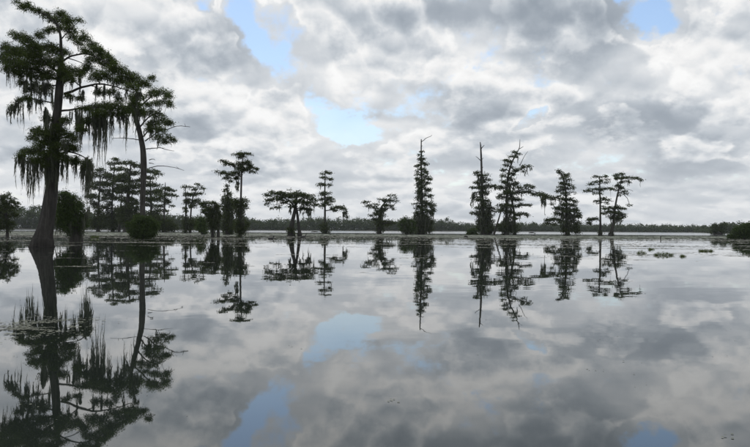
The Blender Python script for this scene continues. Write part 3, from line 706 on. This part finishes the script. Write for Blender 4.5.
# --- seven and eight
TREES.append(dict(name='cypress_tree', seed=61, cat='tree', depth=7, moss=.5, dens=4.6, label='low spreading cypress with wide flat table-like crown and split flared trunk', base=(293, 236.2),
    trunks=[dict(p=[(291, 236.4, 9), (291, 232, 6.6), (292.5, 222, 4.4), (295, 210, 3.2), (296, 202, 2.4), (297, 195, 1)], flute=.2), dict(p=[(299.5, 234, 5), (299, 229, 3.4), (297.6, 216, 2.6), (296, 206, 2.0)], off=1)],
    limbs=[dict(p=[(295.5, 207), (288, 200), (278, 196), (268, 196)], w=(1.8, .5)), dict(p=[(296, 205), (303, 198), (311, 201), (316, 205)], w=(1.6, .5)), dict(p=[(295.5, 208), (285, 203), (274, 205)], w=(1.3, .4))],
    pads=[(268, 195, 3.5, 3), (274, 193, 6, 2.6), (270, 200, 5, 2.6), (267, 204, 2.6, 2), (281, 193.5, 5, 2.6), (278, 199, 6, 2.8), (286, 195, 5, 3), (286, 201, 5, 3), (293, 196, 6, 4), (299, 194, 6, 3.2), (306, 196, 6, 3.4), (297, 201, 7, 4), (306, 203, 7, 4), (313, 199, 5, 3.6), (315, 204, 3.4, 3.4), (292, 206, 4, 2.4), (275, 207.5, 4, 1.6), (279.5, 207, 2, 1.8), (272, 208.5, 2.2, 1), (309, 209, 4, 2.6), (302, 208, 3, 2.4), (291, 232, 5, 4, dict(bush=True, moss=0, dens=.8))],
    skirts=[(309, 206, 218, 5, .5), (302, 205, 215, 4, .5), (290, 206, 211, 3, .6)]))
TREES.append(dict(name='cypress_tree', seed=62, cat='tree', depth=4.5, moss=.5, dens=4.8, label='narrow cypress with one long bough drooping to the side, next to a table-topped one', base=(325, 234),
    trunks=[dict(p=[(325, 234, 4), (325, 226, 2.4), (325, 212, 2), (324.8, 198, 1.6), (325, 184, 1.2), (325.5, 170, .5)])],
    limbs=[dict(p=[(325, 211), (331, 209.5), (338, 207), (344, 208), (347, 214)], w=(1.2, .4))],
    pads=[(325.5, 171.5, 2.5, 1.4), (323, 174, 2.5, 1.4), (329, 173, 2.4, 1.3), (324, 177.5, 3.8, 1.6), (330, 179, 2.6, 1.5), (318.5, 185.5, 2.5, 1), (322.5, 184, 4, 1.6), (328, 185, 4, 1.5), (321, 194, 3, 2), (326, 193, 4.5, 2.4), (322, 199, 3.5, 3), (329, 199, 5, 3), (326, 204, 6, 2.6), (331.5, 201, 3, 2), (321, 207, 2, 1.4), (333, 208.5, 4, 2), (338, 207, 4.5, 2), (343, 208, 4, 2.2), (345.5, 212, 2.4, 2.6), (347.8, 217, 1.4, 1.8), (335, 211, 3, 1.4), (324, 227, 4, 3, B), (325.5, 231, 4.6, 3.2, B)], skirts=[(345, 210, 219, 4, .6), (325, 220, 232, 6, .4)]))
# --- nine: open shrubby one
TREES.append(dict(name='cypress_tree', seed=71, cat='tree', depth=5, moss=.25, dens=4.6, label='short gnarled cypress with open lopsided crown of separate tufts', base=(379.5, 234.3),
    trunks=[dict(p=[(379.5, 234.3, 6), (379.3, 229, 4.2), (379.5, 220, 3.4), (380.5, 211, 2.6), (383, 205, 1.6), (390, 198, .7)])],
    limbs=[dict(p=[(379.5, 218), (376, 210), (369, 205), (363, 203)], w=(1.3, .4)), dict(p=[(380, 214), (387, 209), (393, 206), (396, 202)], w=(1.3, .4)), dict(p=[(379.5, 226), (386, 223), (393, 223)], w=(1.1, .4)), dict(p=[(379.5, 222), (374, 218), (371, 215)], w=(1, .4))],
    pads=[(363.5, 202.5, 2.6, 1.3), (367.5, 202, 2, .9), (366, 206, 2, 1), (370.5, 205.5, 3, 1.8), (374, 208, 4, 2), (377, 204.5, 2.6, 1.3), (380, 210, 5, 3), (380, 199.5, 3, 1.2), (385, 200, 3, 2), (389.5, 196, 2.6, 1.4), (394.5, 195, 1.8, 1.6), (396, 198, 1.8, 1), (391, 200.5, 4, 2), (397.5, 200.5, 2.4, 1), (386.5, 205, 4, 2), (391.5, 206, 3, 1.4), (394, 209, 2.4, 1.2), (384, 209, 3.6, 2), (371, 215.5, 2.4, 2), (373.5, 219, 3, 2.2), (376, 214, 3.6, 3), (383, 215, 3.4, 2.6), (379, 222, 4.5, 4, B), (380, 229, 4, 3.6, B), (386, 222, 4.5, 2.2), (392, 223, 3.6, 2), (388, 226, 3, 1.4)], skirts=[(379.5, 214, 231, 7, .35)]))
TREES.append(dict(name='round_bush', seed=72, cat='bush', depth=2, moss=.7, dens=5.2, leaf='bush', label='shaggy drooping dark bush on the water beside the tall pointed cypress', base=(407, 234.8),
    trunks=[dict(p=[(407, 234.8, 4), (407, 228, 3), (407, 220, 1)])], pads=[(406, 222, 5, 3.6, B), (410, 224, 3.6, 4, B), (403, 226, 3.2, 5, B), (408, 228, 5.5, 5, B), (411.5, 230, 2.6, 4, B), (404.5, 231, 3, 3, B)], skirts=[(407, 220, 233, 12, .5)]))
# --- eleven: spire
spire = [(421, 152, 1.6, 1.2), (419.5, 155, 2, 1), (422.5, 156, 2.2, 1.2), (420, 159, 3, 1.4), (424, 158.5, 2.2, 1.2), (421.5, 163, 3.4, 2), (425, 164, 2.2, 1.8), (418.5, 166, 2.6, 1.8), (422, 169, 3.6, 2.2), (417.5, 171.5, 2, 1.6), (425, 172, 2.6, 2), (420, 175, 4, 2.4), (417, 178, 2.4, 2.4), (426, 177, 3, 2.4), (430, 178.5, 2.2, 2.4), (421, 181, 4, 3), (427, 183, 3, 2.2), (418, 184, 2.6, 2), (422, 187, 4.6, 3), (428, 190, 3.4, 2.6), (418, 192, 3, 2.8), (423, 195, 4.6, 3), (430, 196, 2.4, 2.4), (417.5, 199, 2.4, 2), (422, 202, 5, 3), (414.5, 204, 2, 1), (429, 204, 4.4, 3), (433, 206, 2.8, 3), (433.5, 211, 2.4, 3), (418, 207, 3, 2.6), (423, 210, 5, 4), (430, 212, 3, 2.4), (416.5, 213, 2.4, 3), (419, 217, 5, 4, B), (425, 218, 5, 5, B), (418, 224, 5, 5, B), (427, 224, 5.4, 5, B), (422, 229, 7, 5, B), (431, 221, 2.6, 3), (416, 230, 3.4, 4, B), (429, 230, 4, 4, B)]
TREES.append(dict(name='cypress_tree', seed=81, cat='tree', depth=3, moss=.9, dens=5, label='tall narrow pointed cypress, leafy to the base, tip bent over as a bare hook', base=(422, 234.7),
    trunks=[dict(p=[(422, 234.7, 9), (422, 226, 5), (422, 210, 3), (421.8, 190, 2.2), (421.4, 170, 1.7), (421.2, 155, 1.4), (421.3, 139.5, 1)])], limbs=[dict(p=[(421.4, 142), (424, 140), (426.5, 138), (430, 136.7), (432, 135.2)], w=(.8, .35), dead=True, o1=1), dict(p=[(421.3, 147), (422.5, 145.6)], w=(.6, .3), dead=True)],
    pads=spire, skirts=[(422, 214, 233, 17, .4), (432, 205, 215, 4, .6), (422, 180, 212, 9, .25)]))
# --- twelve: dead forked top
TREES.append(dict(name='cypress_tree', seed=91, cat='tree', depth=3.5, moss=.9, dens=5, label='narrow cypress with long bare dead spike on top ending in a small fork', base=(485.5, 235),
    trunks=[dict(p=[(485, 235.2, 11), (484.6, 226, 7), (483.4, 212, 3.4), (482.4, 195, 2.6), (481.8, 178, 2.3), (481.3, 160, 1.9), (480.8, 148, 1.5), (480.3, 142.4, .9)])],
    limbs=[dict(p=[(481, 149), (482.6, 147), (484.2, 145.2)], w=(1, .5), dead=True), dict(p=[(481.3, 161), (479, 159), (476, 156.6)], w=(1, .4), dead=True), dict(p=[(481.4, 160), (483.6, 157.8)], w=(.6, .3), dead=True), dict(p=[(481.6, 168), (483.4, 167)], w=(.6, .3), dead=True)],
    pads=[(476.5, 173, 3, 2), (480, 176, 3, 2), (487, 175, 3, 2.4), (489, 179.5, 2, 1.6), (484, 181, 4, 2.4), (477.5, 183, 3.4, 2), (473, 187.5, 2.4, 1.4), (480, 188, 4, 2.4), (487, 187, 5, 2.2), (493.5, 186, 3, 1.4), (495.5, 187.5, 1.6, 1), (476, 193, 3.4, 1.8), (474.5, 197, 2.4, 2.4), (484, 193, 5, 3), (480, 199, 4, 3), (487, 200, 3, 3), (484, 206, 5, 4), (478, 208, 3, 2), (491, 208, 3.8, 2.4), (493.5, 211, 1.6, 1.6), (475, 213, 4, 1.8), (471, 212.8, 1.8, .8), (482, 214, 6, 4, B), (489, 215, 4, 3), (486, 221, 6, 5, B), (480, 222, 3.6, 4, B), (492, 221, 3, 3), (486, 229, 6.6, 5, B), (491, 230, 3, 3.6, B), (478.5, 229, 2.6, 4, B)],
    skirts=[(485, 200, 233, 13, .4), (473, 192, 203, 3, .9), (482, 176, 200, 9, .3)]))
TREES.append(dict(name='round_bush', seed=92, cat='bush', depth=1, moss=.2, dens=5, leaf='bush', label='tiny low bush in the water at foot of the spike-topped cypress', base=(472, 235),
    trunks=[dict(p=[(472, 235, 2), (472, 232, 1)])], pads=[(472, 232.4, 3.6, 2, B), (474.5, 232, 2, 2.4, B), (469.8, 233.6, 2, 1.2, B)]))
# --- thirteen: broad ragged
TREES.append(dict(name='cypress_tree', seed=101, cat='tree', depth=5, moss=.6, dens=4.8, label='broad ragged cypress on several stems, long arm to the side and bare twigs on top', base=(508, 235.2),
    trunks=[dict(p=[(506.5, 235.3, 7), (506.5, 226, 4), (506.5, 212, 3), (507, 195, 2.6), (508, 178, 2.2), (511, 165, 1.7), (516, 154, 1.2), (519.3, 148, .8), (520, 139.5, .4)]), dict(p=[(515, 235.2, 4.4), (515, 226, 2.4), (514, 212, 2), (511, 196, 1.8), (509, 186, 1.4)], off=4), dict(p=[(494, 234.8, 2.2), (496.5, 226, 1.7), (499, 218, 1.4), (501, 211, 1), (503, 203, .5)], off=-2, flute=.05)],
    limbs=[dict(p=[(518.6, 149.4), (521, 148), (523.4, 146.6)], w=(.8, .4), dead=True), dict(p=[(519.6, 166), (522, 161), (524.5, 156), (527.8, 151.5)], w=(.8, .3), dead=True), dict(p=[(509.5, 178), (515, 173), (522, 169), (530, 166)], w=(1.4, .4)), dict(p=[(508, 196), (516, 192), (526, 189), (536, 192), (545, 196)], w=(1.5, .4)), dict(p=[(508, 208), (518, 206), (528, 205)], w=(1.1, .4)), dict(p=[(509, 218), (518, 215), (527, 215)], w=(1, .4))],
    pads=[(514.5, 151.5, 2, 1.8), (518.5, 154, 2, 1.6), (511.5, 156.5, 3.4, 1.4), (516, 157, 2.4, 1.6), (504.5, 160.5, 3, 1), (509, 161.5, 4, 1.6), (506, 165, 4, 1.6), (511, 167, 3, 1.8), (504, 170, 3, 1.6), (509, 173, 4.4, 2), (517, 170, 4, 2), (523, 167.5, 4, 2), (529, 166.4, 3.4, 1.2), (524, 171, 2.6, 1.4), (514, 174.5, 3, 1.6), (503.5, 176, 2.6, 1.8), (511, 179, 4.4, 2), (504, 182, 4, 2), (511, 185, 6, 2.6), (502, 188, 4.6, 2.4), (516, 183, 3, 1.6), (520, 187.5, 4, 2), (527, 186.5, 4.4, 2), (533, 187, 3, 1.6), (509, 192, 6, 2.8), (518, 193, 5.6, 2.6), (527, 192, 5.6, 2.6), (535, 194, 4, 2), (541, 194.4, 4, 1.6), (545, 197, 2.6, 2.2), (501, 196.5, 4.4, 2.6), (509, 199, 6, 2.8), (518, 199.5, 5, 2.2), (499.5, 204.6, 3, 1.8), (506, 206, 6, 3), (515, 206, 5, 2.4), (522, 204.6, 4.4, 1.6), (528, 205, 3.4, 1.2), (501, 210.5, 4, 1.8), (509, 211.5, 5, 2.6), (517, 214, 5, 2.2), (524, 213.4, 4, 1.6), (528, 215, 2, 1.6), (514, 218, 4, 2), (507, 226, 7, 5, B), (514, 228, 5, 5, B), (501.5, 227.5, 4, 4, B), (507, 231, 6, 3.6, B)],
    skirts=[(508, 205, 233, 11, .35), (544, 197, 206, 4, .6), (510, 180, 205, 11, .25)]))
# --- fourteen
TREES.append(dict(name='cypress_tree', seed=111, cat='tree', depth=5, moss=.5, dens=5, label='full cone-shaped cypress with leaning tip and low side bough, leafy down to the water', base=(567, 235.9),
    trunks=[dict(p=[(567, 236, 6.5), (567, 231, 4), (566.6, 215, 2.8), (566, 198, 2.2), (564.4, 183, 1.6), (560, 172, .8), (558.4, 169, .4)])],
    limbs=[dict(p=[(566, 200), (557, 198), (548, 197), (541, 194.5)], w=(1.2, .4)), dict(p=[(566.5, 222), (557, 219), (548, 219)], w=(1.2, .4))],
    pads=[(558.6, 171, 2, 2.2), (562, 173.6, 3, 1.8), (567, 175.4, 3.2, 2), (563, 178, 4, 2), (568, 180, 3, 2), (564, 183.4, 5, 2), (570, 185, 3, 1.6), (560.5, 186.5, 4, 2), (567, 188.6, 5, 2.2), (573, 188, 2.4, 1.6), (559, 191, 3.6, 2), (566, 193.4, 5, 2.4), (574.8, 192.6, 1.2, 1.8), (558, 196, 4, 2.4), (552, 198, 4.4, 2.4), (546, 197.6, 4, 2.6), (541.5, 195, 2.6, 2), (542.6, 199, 2, 1.8), (552, 203.5, 2, 2), (562, 199, 5, 2.4), (570, 199.4, 4, 2), (575, 201.4, 3, 1.8), (565, 204, 6, 2.4), (573, 205.6, 4, 2.2), (559, 208, 5, 2.6), (568, 210, 6, 3), (576.5, 210, 3.4, 2.4), (558, 213.6, 5, 2.8), (567, 216, 6, 3), (576, 216, 4.6, 3), (579, 213, 2, 2), (548, 219.4, 4, 2), (553, 219, 4.6, 2.6), (547, 222.6, 3, 1.6), (561, 220.6, 5, 3), (572, 222, 6, 3.4), (578, 222.6, 2.4, 3), (553, 224, 3.4, 1.6), (566, 227, 5, 4, B), (575, 228.6, 4, 4.4, B), (567, 232, 4, 3, B), (578, 232, 2, 2.4, B)],
    skirts=[(568, 205, 231, 14, .3), (543, 197, 204, 4, .5)]))
# --- fifteen, sixteen
TREES.append(dict(name='cypress_tree', seed=121, cat='tree', depth=5, moss=.25, dens=4.6, label='slim straight flat-topped cypress with tiered thin boughs and one low bough', base=(600, 236),
    trunks=[dict(p=[(600, 236, 6), (600, 232, 3.6), (600.3, 226, 2.2), (600.3, 212, 1.8), (600, 195, 1.5), (599.6, 180, 1), (599.5, 176, .5)])],
    limbs=[dict(p=[(600.3, 222), (597, 218.6), (592, 218.6), (588, 222)], w=(.9, .3))],
    pads=[(597, 176.8, 4.4, 1.1), (604, 177, 4.6, 1.2), (608.5, 179.4, 3.4, 1.1), (593, 182.6, 5, 1.2), (600, 181.4, 5, 1.4), (590, 184.6, 3, .9), (606, 182.5, 3.6, 1), (586.5, 190.8, 3.6, 1.2), (593, 189.2, 5, 1.4), (600, 189.4, 5, 1.6), (607, 188.6, 4.6, 1.4), (612, 189, 2.4, 1.1), (598, 193.4, 4, 1.2), (596.5, 201, 3.4, 1.1), (603, 198.4, 3.4, 1.3), (607, 200, 2.6, 1.4), (607.6, 203, 1.6, 1.4), (598, 203.4, 2.4, .8), (604, 207, 2, 1.6), (602.4, 213, 1.8, 1.6), (592, 219.4, 4.6, 1.8), (597, 218.6, 2.6, 1.6), (588.5, 222.4, 2, 2.2), (590, 224, 2.4, 1.6), (600, 232.4, 2, 2, dict(bush=True, moss=0))]))
TREES.append(dict(name='cypress_tree', seed=122, cat='tree', depth=5, moss=.35, dens=4.6, label='curving leaning cypress with flat windswept top and mossy cluster half way up', base=(611.3, 236.2),
    trunks=[dict(p=[(611.2, 236.3, 7), (611.6, 232, 4.2), (613, 224, 2.6), (614.6, 212, 2.1), (616, 202, 1.8), (618.4, 191, 1.5), (621, 182, 1), (621.6, 176, .5)])],
    limbs=[dict(p=[(617.6, 193), (622, 193.6), (627, 198), (629, 203), (629.6, 207)], w=(.8, .35), dead=True, o1=0), dict(p=[(624, 189), (629, 189.4), (633, 191.4)], w=(.5, .3), dead=True), dict(p=[(621, 182), (628, 180), (636, 179)], w=(.8, .3))],
    pads=[(617, 174.6, 3.6, 1.3), (621.5, 174, 3.4, 1.2), (618, 178, 4, 1.4), (624, 178, 4.4, 1.6), (630, 177.6, 4.4, 1.4), (636, 178.6, 3.4, 1.2), (640, 180, 1.8, .9), (629, 182, 4, 1.4), (622, 182.4, 4, 1.3), (617, 185.4, 3.6, 2), (622, 187.4, 3.6, 1.8), (613, 189, 3.4, 1.2), (618, 189.4, 3, 1.4), (624.6, 191.4, 3, 1.4), (626.4, 194, 2, 1.6), (619.5, 195, 1.6, 1.2), (629.4, 205.6, .8, 1.8, dict(moss=0, loose=True, off=0)), (610, 207.6, 4, 1.4), (616, 207.6, 5, 2), (622.6, 208.4, 2.6, 1.3), (608, 212, 4, 2.2), (615, 212.6, 6, 2.6), (622, 214.6, 3.6, 2), (612, 217, 5, 2.4), (619, 218, 4, 2.4), (624, 216.6, 2, 1.4), (604, 209, 2.4, 1.2), (611.5, 233, 2, 2, dict(bush=True, moss=0))], skirts=[(616, 212, 225, 13, .3)]))
# --- right edge
TREES.append(dict(name='round_bush', seed=131, cat='bush', depth=5, moss=0, dens=4.5, leaf='bush', label='wide dark thicket reaching over the water from the weedy shore', base=(744, 239),
    trunks=[dict(p=[(744, 239, 3), (744, 234, 2), (743, 229, 1)])],
    pads=[(738, 234, 5, 4.4, B), (745, 232, 7, 6, B), (754, 231, 8, 7.6, B), (741, 230, 5, 3.6, B), (750, 226.6, 6, 3, B), (735, 236.4, 3, 2.2, B), (763, 230, 8, 8, B), (748, 236, 8, 3, B), (730, 236.6, 1.2, 1.8, B), (732, 237.6, 3, .9, B)]))
TREES.append(dict(name='islet_thicket', seed=132, cat='bush', depth=3, moss=0, dens=4.2, leaf='wood_far', L=1.2, label='small boat-shaped islet of brush standing alone in open water', base=(718, 234.6),
    trunks=[dict(p=[(718, 234.7, 9), (718, 233.6, 8), (718, 231, 2), (718, 228, .6)], flute=.1)],
    pads=[(718, 231.6, 5.6, 2.4, B), (714, 231.8, 2.4, 2.2, B), (722, 231.8, 2.6, 2.2, B), (718, 227.6, 3.6, 2.4, B), (723.4, 226.4, 2.6, 2.6, B), (714, 228, 3, 1.8, B)]))
for s in TREES:
    make_tree(s)

# ------------------------------------------------------------------ floating growth
def vnoise(x, y, seed, octs=4):
    """cheap value noise"""
    r = np.random.default_rng(seed); tab = r.random((256, 256))
    tot = np.zeros_like(x); amp = 1.0; nrm = 0
    for o in range(octs):
        xi = np.floor(x).astype(int); yi = np.floor(y).astype(int); fx = x - xi; fy = y - yi
        fx = fx * fx * (3 - 2 * fx); fy = fy * fy * (3 - 2 * fy)
        a = tab[xi % 256, yi % 256]; b = tab[(xi + 1) % 256, yi % 256]; c = tab[xi % 256, (yi + 1) % 256]; e = tab[(xi + 1) % 256, (yi + 1) % 256]
        tot += amp * ((a * (1 - fx) + b * fx) * (1 - fy) + (c * (1 - fx) + e * fx) * fy)
        nrm += amp; amp *= .5; x = x * 2 + 17.3; y = y * 2 + 5.1
    return tot / nrm
def discs(name, X, Y, R, mat, rng, zlo=.004, zhi=.016, label=None, cat=None):
    n = len(X)
    th = np.linspace(0, 2 * math.pi, 6, endpoint=False)[None, :] + rng.uniform(0, 6, n)[:, None]
    rr = R[:, None] * rng.uniform(.7, 1.15, (n, 6))
    tilt = rng.normal(size=(n, 2)) * 0.03
    dx_, dy_ = np.cos(th) * rr, np.sin(th) * rr
    z = rng.uniform(zlo, zhi, n)[:, None] + np.clip(dx_ * tilt[:, :1] + dy_ * tilt[:, 1:], -.004, .02)
    z = np.maximum(z, 0.002)
    V = np.stack([X[:, None] + dx_, Y[:, None] + dy_, z], -1).reshape(-1, 3)
    o = mesh_obj(name, V, [np.arange(6 * n).reshape(n, 6)], mat)
    tag(o, label, cat, kind='stuff')
    return o
rng = np.random.default_rng(77)
# broad weed bed the cypresses stand in
def weed_keep(X, Y):
    u = X / Y
    far = 200 + 14 * (vnoise(X * .02 + 50, Y * 0 + 3, 5) - .5) * 2 - 40 * np.clip(u, -.6, .6) * .6
    nearb = 122 + 26 * (vnoise(X * .03 + 90, Y * 0 + 9, 6) - .5) * 2
    e = np.minimum((far - Y) / 10, (Y - nearb) / 26)
    nz = vnoise(X * .08 + 200, Y * .16 + 300, 8)
    return np.clip(e, -1, 1) * .45 + nz
n = 330000
Y = rng.uniform(70, 240, n); X = Y * rng.uniform(-.78, .78, n)
k = weed_keep(X, Y) + rng.normal(size=n) * .05 > 0.70
X, Y = X[k], Y[k]
discs('weed_bed', X, Y, rng.uniform(.18, .55, len(X)), 'mat', rng, label='pale grey-green bed of floating weed that the distant cypresses stand in', cat='water weed')
# drifting scraps nearer the camera, in loose wind rows
n = 420000
Y = np.exp(rng.uniform(math.log(9), math.log(125), n)); X = Y * rng.uniform(-.72, .72, n)
nz = vnoise(X * .05 + 40, Y * .30 + 70, 21)
fine = vnoise(X * .5 + 10, Y * 1.8 + 20, 22)
u = X / Y
lim = np.interp(Y, [9, 18, 32, 55, 85, 125], [.86, .765, .665, .60, .555, .525]) - 0.03 * np.clip(np.abs(u + .1) * 2 - .3, 0, 1)
k = (nz * .55 + fine * .45 > lim)
X, Y = X[k], Y[k]
discs('floating_leaves', X, Y, np.interp(Y, [9, 40, 125], [.022, .06, .16]) * rng.uniform(.5, 1.5, len(X)), 'pads', rng, .003, .010, 'thin drifting streaks of small floating leaves scattered across still water', 'floating leaves')
# raft of weed on the near left
n = 3000
c = P(28, 328, ground_dist(28, 328))
X = c[0] + rng.normal(size=n) * .34; Y = c[1] + rng.normal(size=n) * .5
k = vnoise(X * 5 + 50, Y * 7 + 60, 31) > .56
discs('weed_raft', X[k], Y[k], rng.uniform(.006, .022, k.sum()), 'pads_near', rng, .003, .012, 'small pale raft of floating weed crossing the reflection of the largest cypress', 'water weed')

# a few stray leaves on the near water
n = 55
Yc = rng.uniform(4.3, 16, n); Xc = Yc * rng.uniform(-.6, .6, n)
k = rng.integers(1, 6, n)
X = np.repeat(Xc, k) + rng.normal(size=k.sum()) * .07; Y = np.repeat(Yc, k) + rng.normal(size=k.sum()) * .05
discs('stray_leaves', X, Y, rng.uniform(.004, .013, len(X)), 'pads_near', rng, .003, .009, 'single stray leaves scattered on the near open water', 'floating leaves')

# ------------------------------------------------------------------ emergent tufts
def tuft(px, py, wpx, hpx, n, label, seed):
    r = np.random.default_rng(seed)
    D = ground_dist(px, py); m = D / F
    b = P(px, py, D)
    g = Geo()
    k = max(4, int(wpx * 1.6))
    xs = np.linspace(-.5, .5, k) * wpx + r.normal(size=k) * .35
    for i in range(k):
        hh = hpx * r.uniform(.35, 1.0) * (1 - .5 * abs(xs[i]) / (.5 * wpx + .1)); rr = r.uniform(.9, 1.5)
        pad_leaves(g, np.array((b[0] + xs[i] * m, D + r.normal() * .5 * m, hh * .42 * m)), rr * m, hh * .5 * m, rr * 1.6 * m, int(n / k * 9), .7 * m, .34 * m, r, True, .3)
    for V in g.v: V[:, 2] = np.abs(V[:, 2])
    # the creeping stem that carries the leaves
    xx = np.sort(xs); st = np.stack([b[0] + xx * m, np.full(k, D), np.full(k, .05 * m)], 1)
    tube(g, spline(st, 3), np.full((k - 1) * 3 + 1, .12 * m), 5)
    o = g.build('water_plant', 'weed')
    o.location = (0, 0, 0)
    tag(o, label, 'water plant', 'leafy plants standing out of the water')
tuft(641.5, 253.5, 7, 4, 70, 'compact leafy green water plant clump beside a longer straggling one', 1)
tuft(663, 255.3, 17, 4.5, 170, 'longest straggling clump of leafy green water plants in open water', 2)
tuft(682.5, 256.6, 4, 2.4, 30, 'smallest leafy water plant tuft next to the longest straggling clump', 3)
tuft(651, 249.6, 4, 2.2, 24, 'thin sparse water plant tuft behind the straggling green clump', 4)
tuft(706, 251.2, 13, 1.8, 60, 'flat low string of water plants toward the wide shore thicket', 5)
tuft(95, 238, 6, 3.6, 50, 'little dark tuft of water plants between the mossy snag and round bush', 6)

# ------------------------------------------------------------------ post, log, ducks
def post(px, py, hpx, label):
    D = ground_dist(px, py); m = D / F; b = P(px, py, D); g = Geo()
    tube(g, np.array([(b[0], D, -.4), (b[0] + .02, D, hpx * m * .5), (b[0] + .05, D, hpx * m)]), np.array([.09, .085, .075]), 8)
    o = g.build('wooden_post', 'bark', None, True)
    tag(o, label, 'post')
post(660.5, 239.3, 3.2, 'lone thin wooden post standing in the weed bed near the leaning cypress')
def log(px, py, wpx, label):
    D = ground_dist(px, py); m = D / F; b = P(px, py, D); g = Geo()
    x = np.linspace(-.5, .5, 7) * wpx * m
    tube(g, np.stack([b[0] + x, D + .3 * np.sin(x), .05 + .06 * np.cos(x * 3)], 1), np.array([.1, .2, .24, .22, .2, .16, .07]) * max(1, m / .25), 8)
    o = g.build('floating_log', 'bark', None, True)
    tag(o, label, 'log')
log(315, 232.2, 8, 'dark log afloat in open water behind the cypress with a drooping bough')
log(532, 233.2, 7, 'dark log lying far out in open water behind the ragged cypress')
log(466, 237.4, 4, 'short dark log among weed near the tiny bush')
def duck(px, py, s, label):
    D = ground_dist(px, py); b = P(px, py, D); g = Geo()
    p = spline([(-.30, 0, .10), (-.2, 0, .07), (0, 0, .06), (.16, 0, .08), (.22, 0, .16), (.235, 0, .25), (.27, 0, .29), (.33, 0, .285), (.38, 0, .275)], 3)
    r = spline([[.02], [.085], [.125], [.09], [.05], [.04], [.055], [.025], [.012]], 3)[:, 0]
    tube(g, p * s + np.array((b[0], D, 0)), r * s, 8)
    o = g.build('water_bird', 'bird', None, True)
    tag(o, label, 'bird')
duck(533, 235.6, 1.7, 'dark swimming water bird on bright water between ragged and cone-shaped cypresses')
duck(303.5, 237.2, 1.4, 'dark swimming water bird next to the table-topped cypress trunk')
duck(271, 239, 1.3, 'dark swimming water bird on the weed edge, away from the table-topped cypress trunk')

# ------------------------------------------------------------------ haze
hv, t = new_mat('haze_air')
pv = t.n('ShaderNodeVolumePrincipled')
pv.inputs['Color'].default_value = (0.86, 0.92, 1.0, 1)
pv.inputs['Density'].default_value = 0.00011
pv.inputs['Anisotropy'].default_value = 0.2
out(t, None, pv.outputs[0])
MAT['haze'] = hv
x0, x1, y0, y1, z0, z1 = -1950, 1950, -170, 1950, -2.6, 34
V = np.array([(x, y, z) for z in (z0, z1) for y in (y0, y1) for x in (x0, x1)], float)
hb = mesh_obj('haze', V, [np.array([[0, 2, 3, 1], [4, 5, 7, 6], [0, 1, 5, 4], [2, 6, 7, 3], [0, 4, 6, 2], [1, 3, 7, 5]])], 'haze')
tag(hb, kind='stuff')
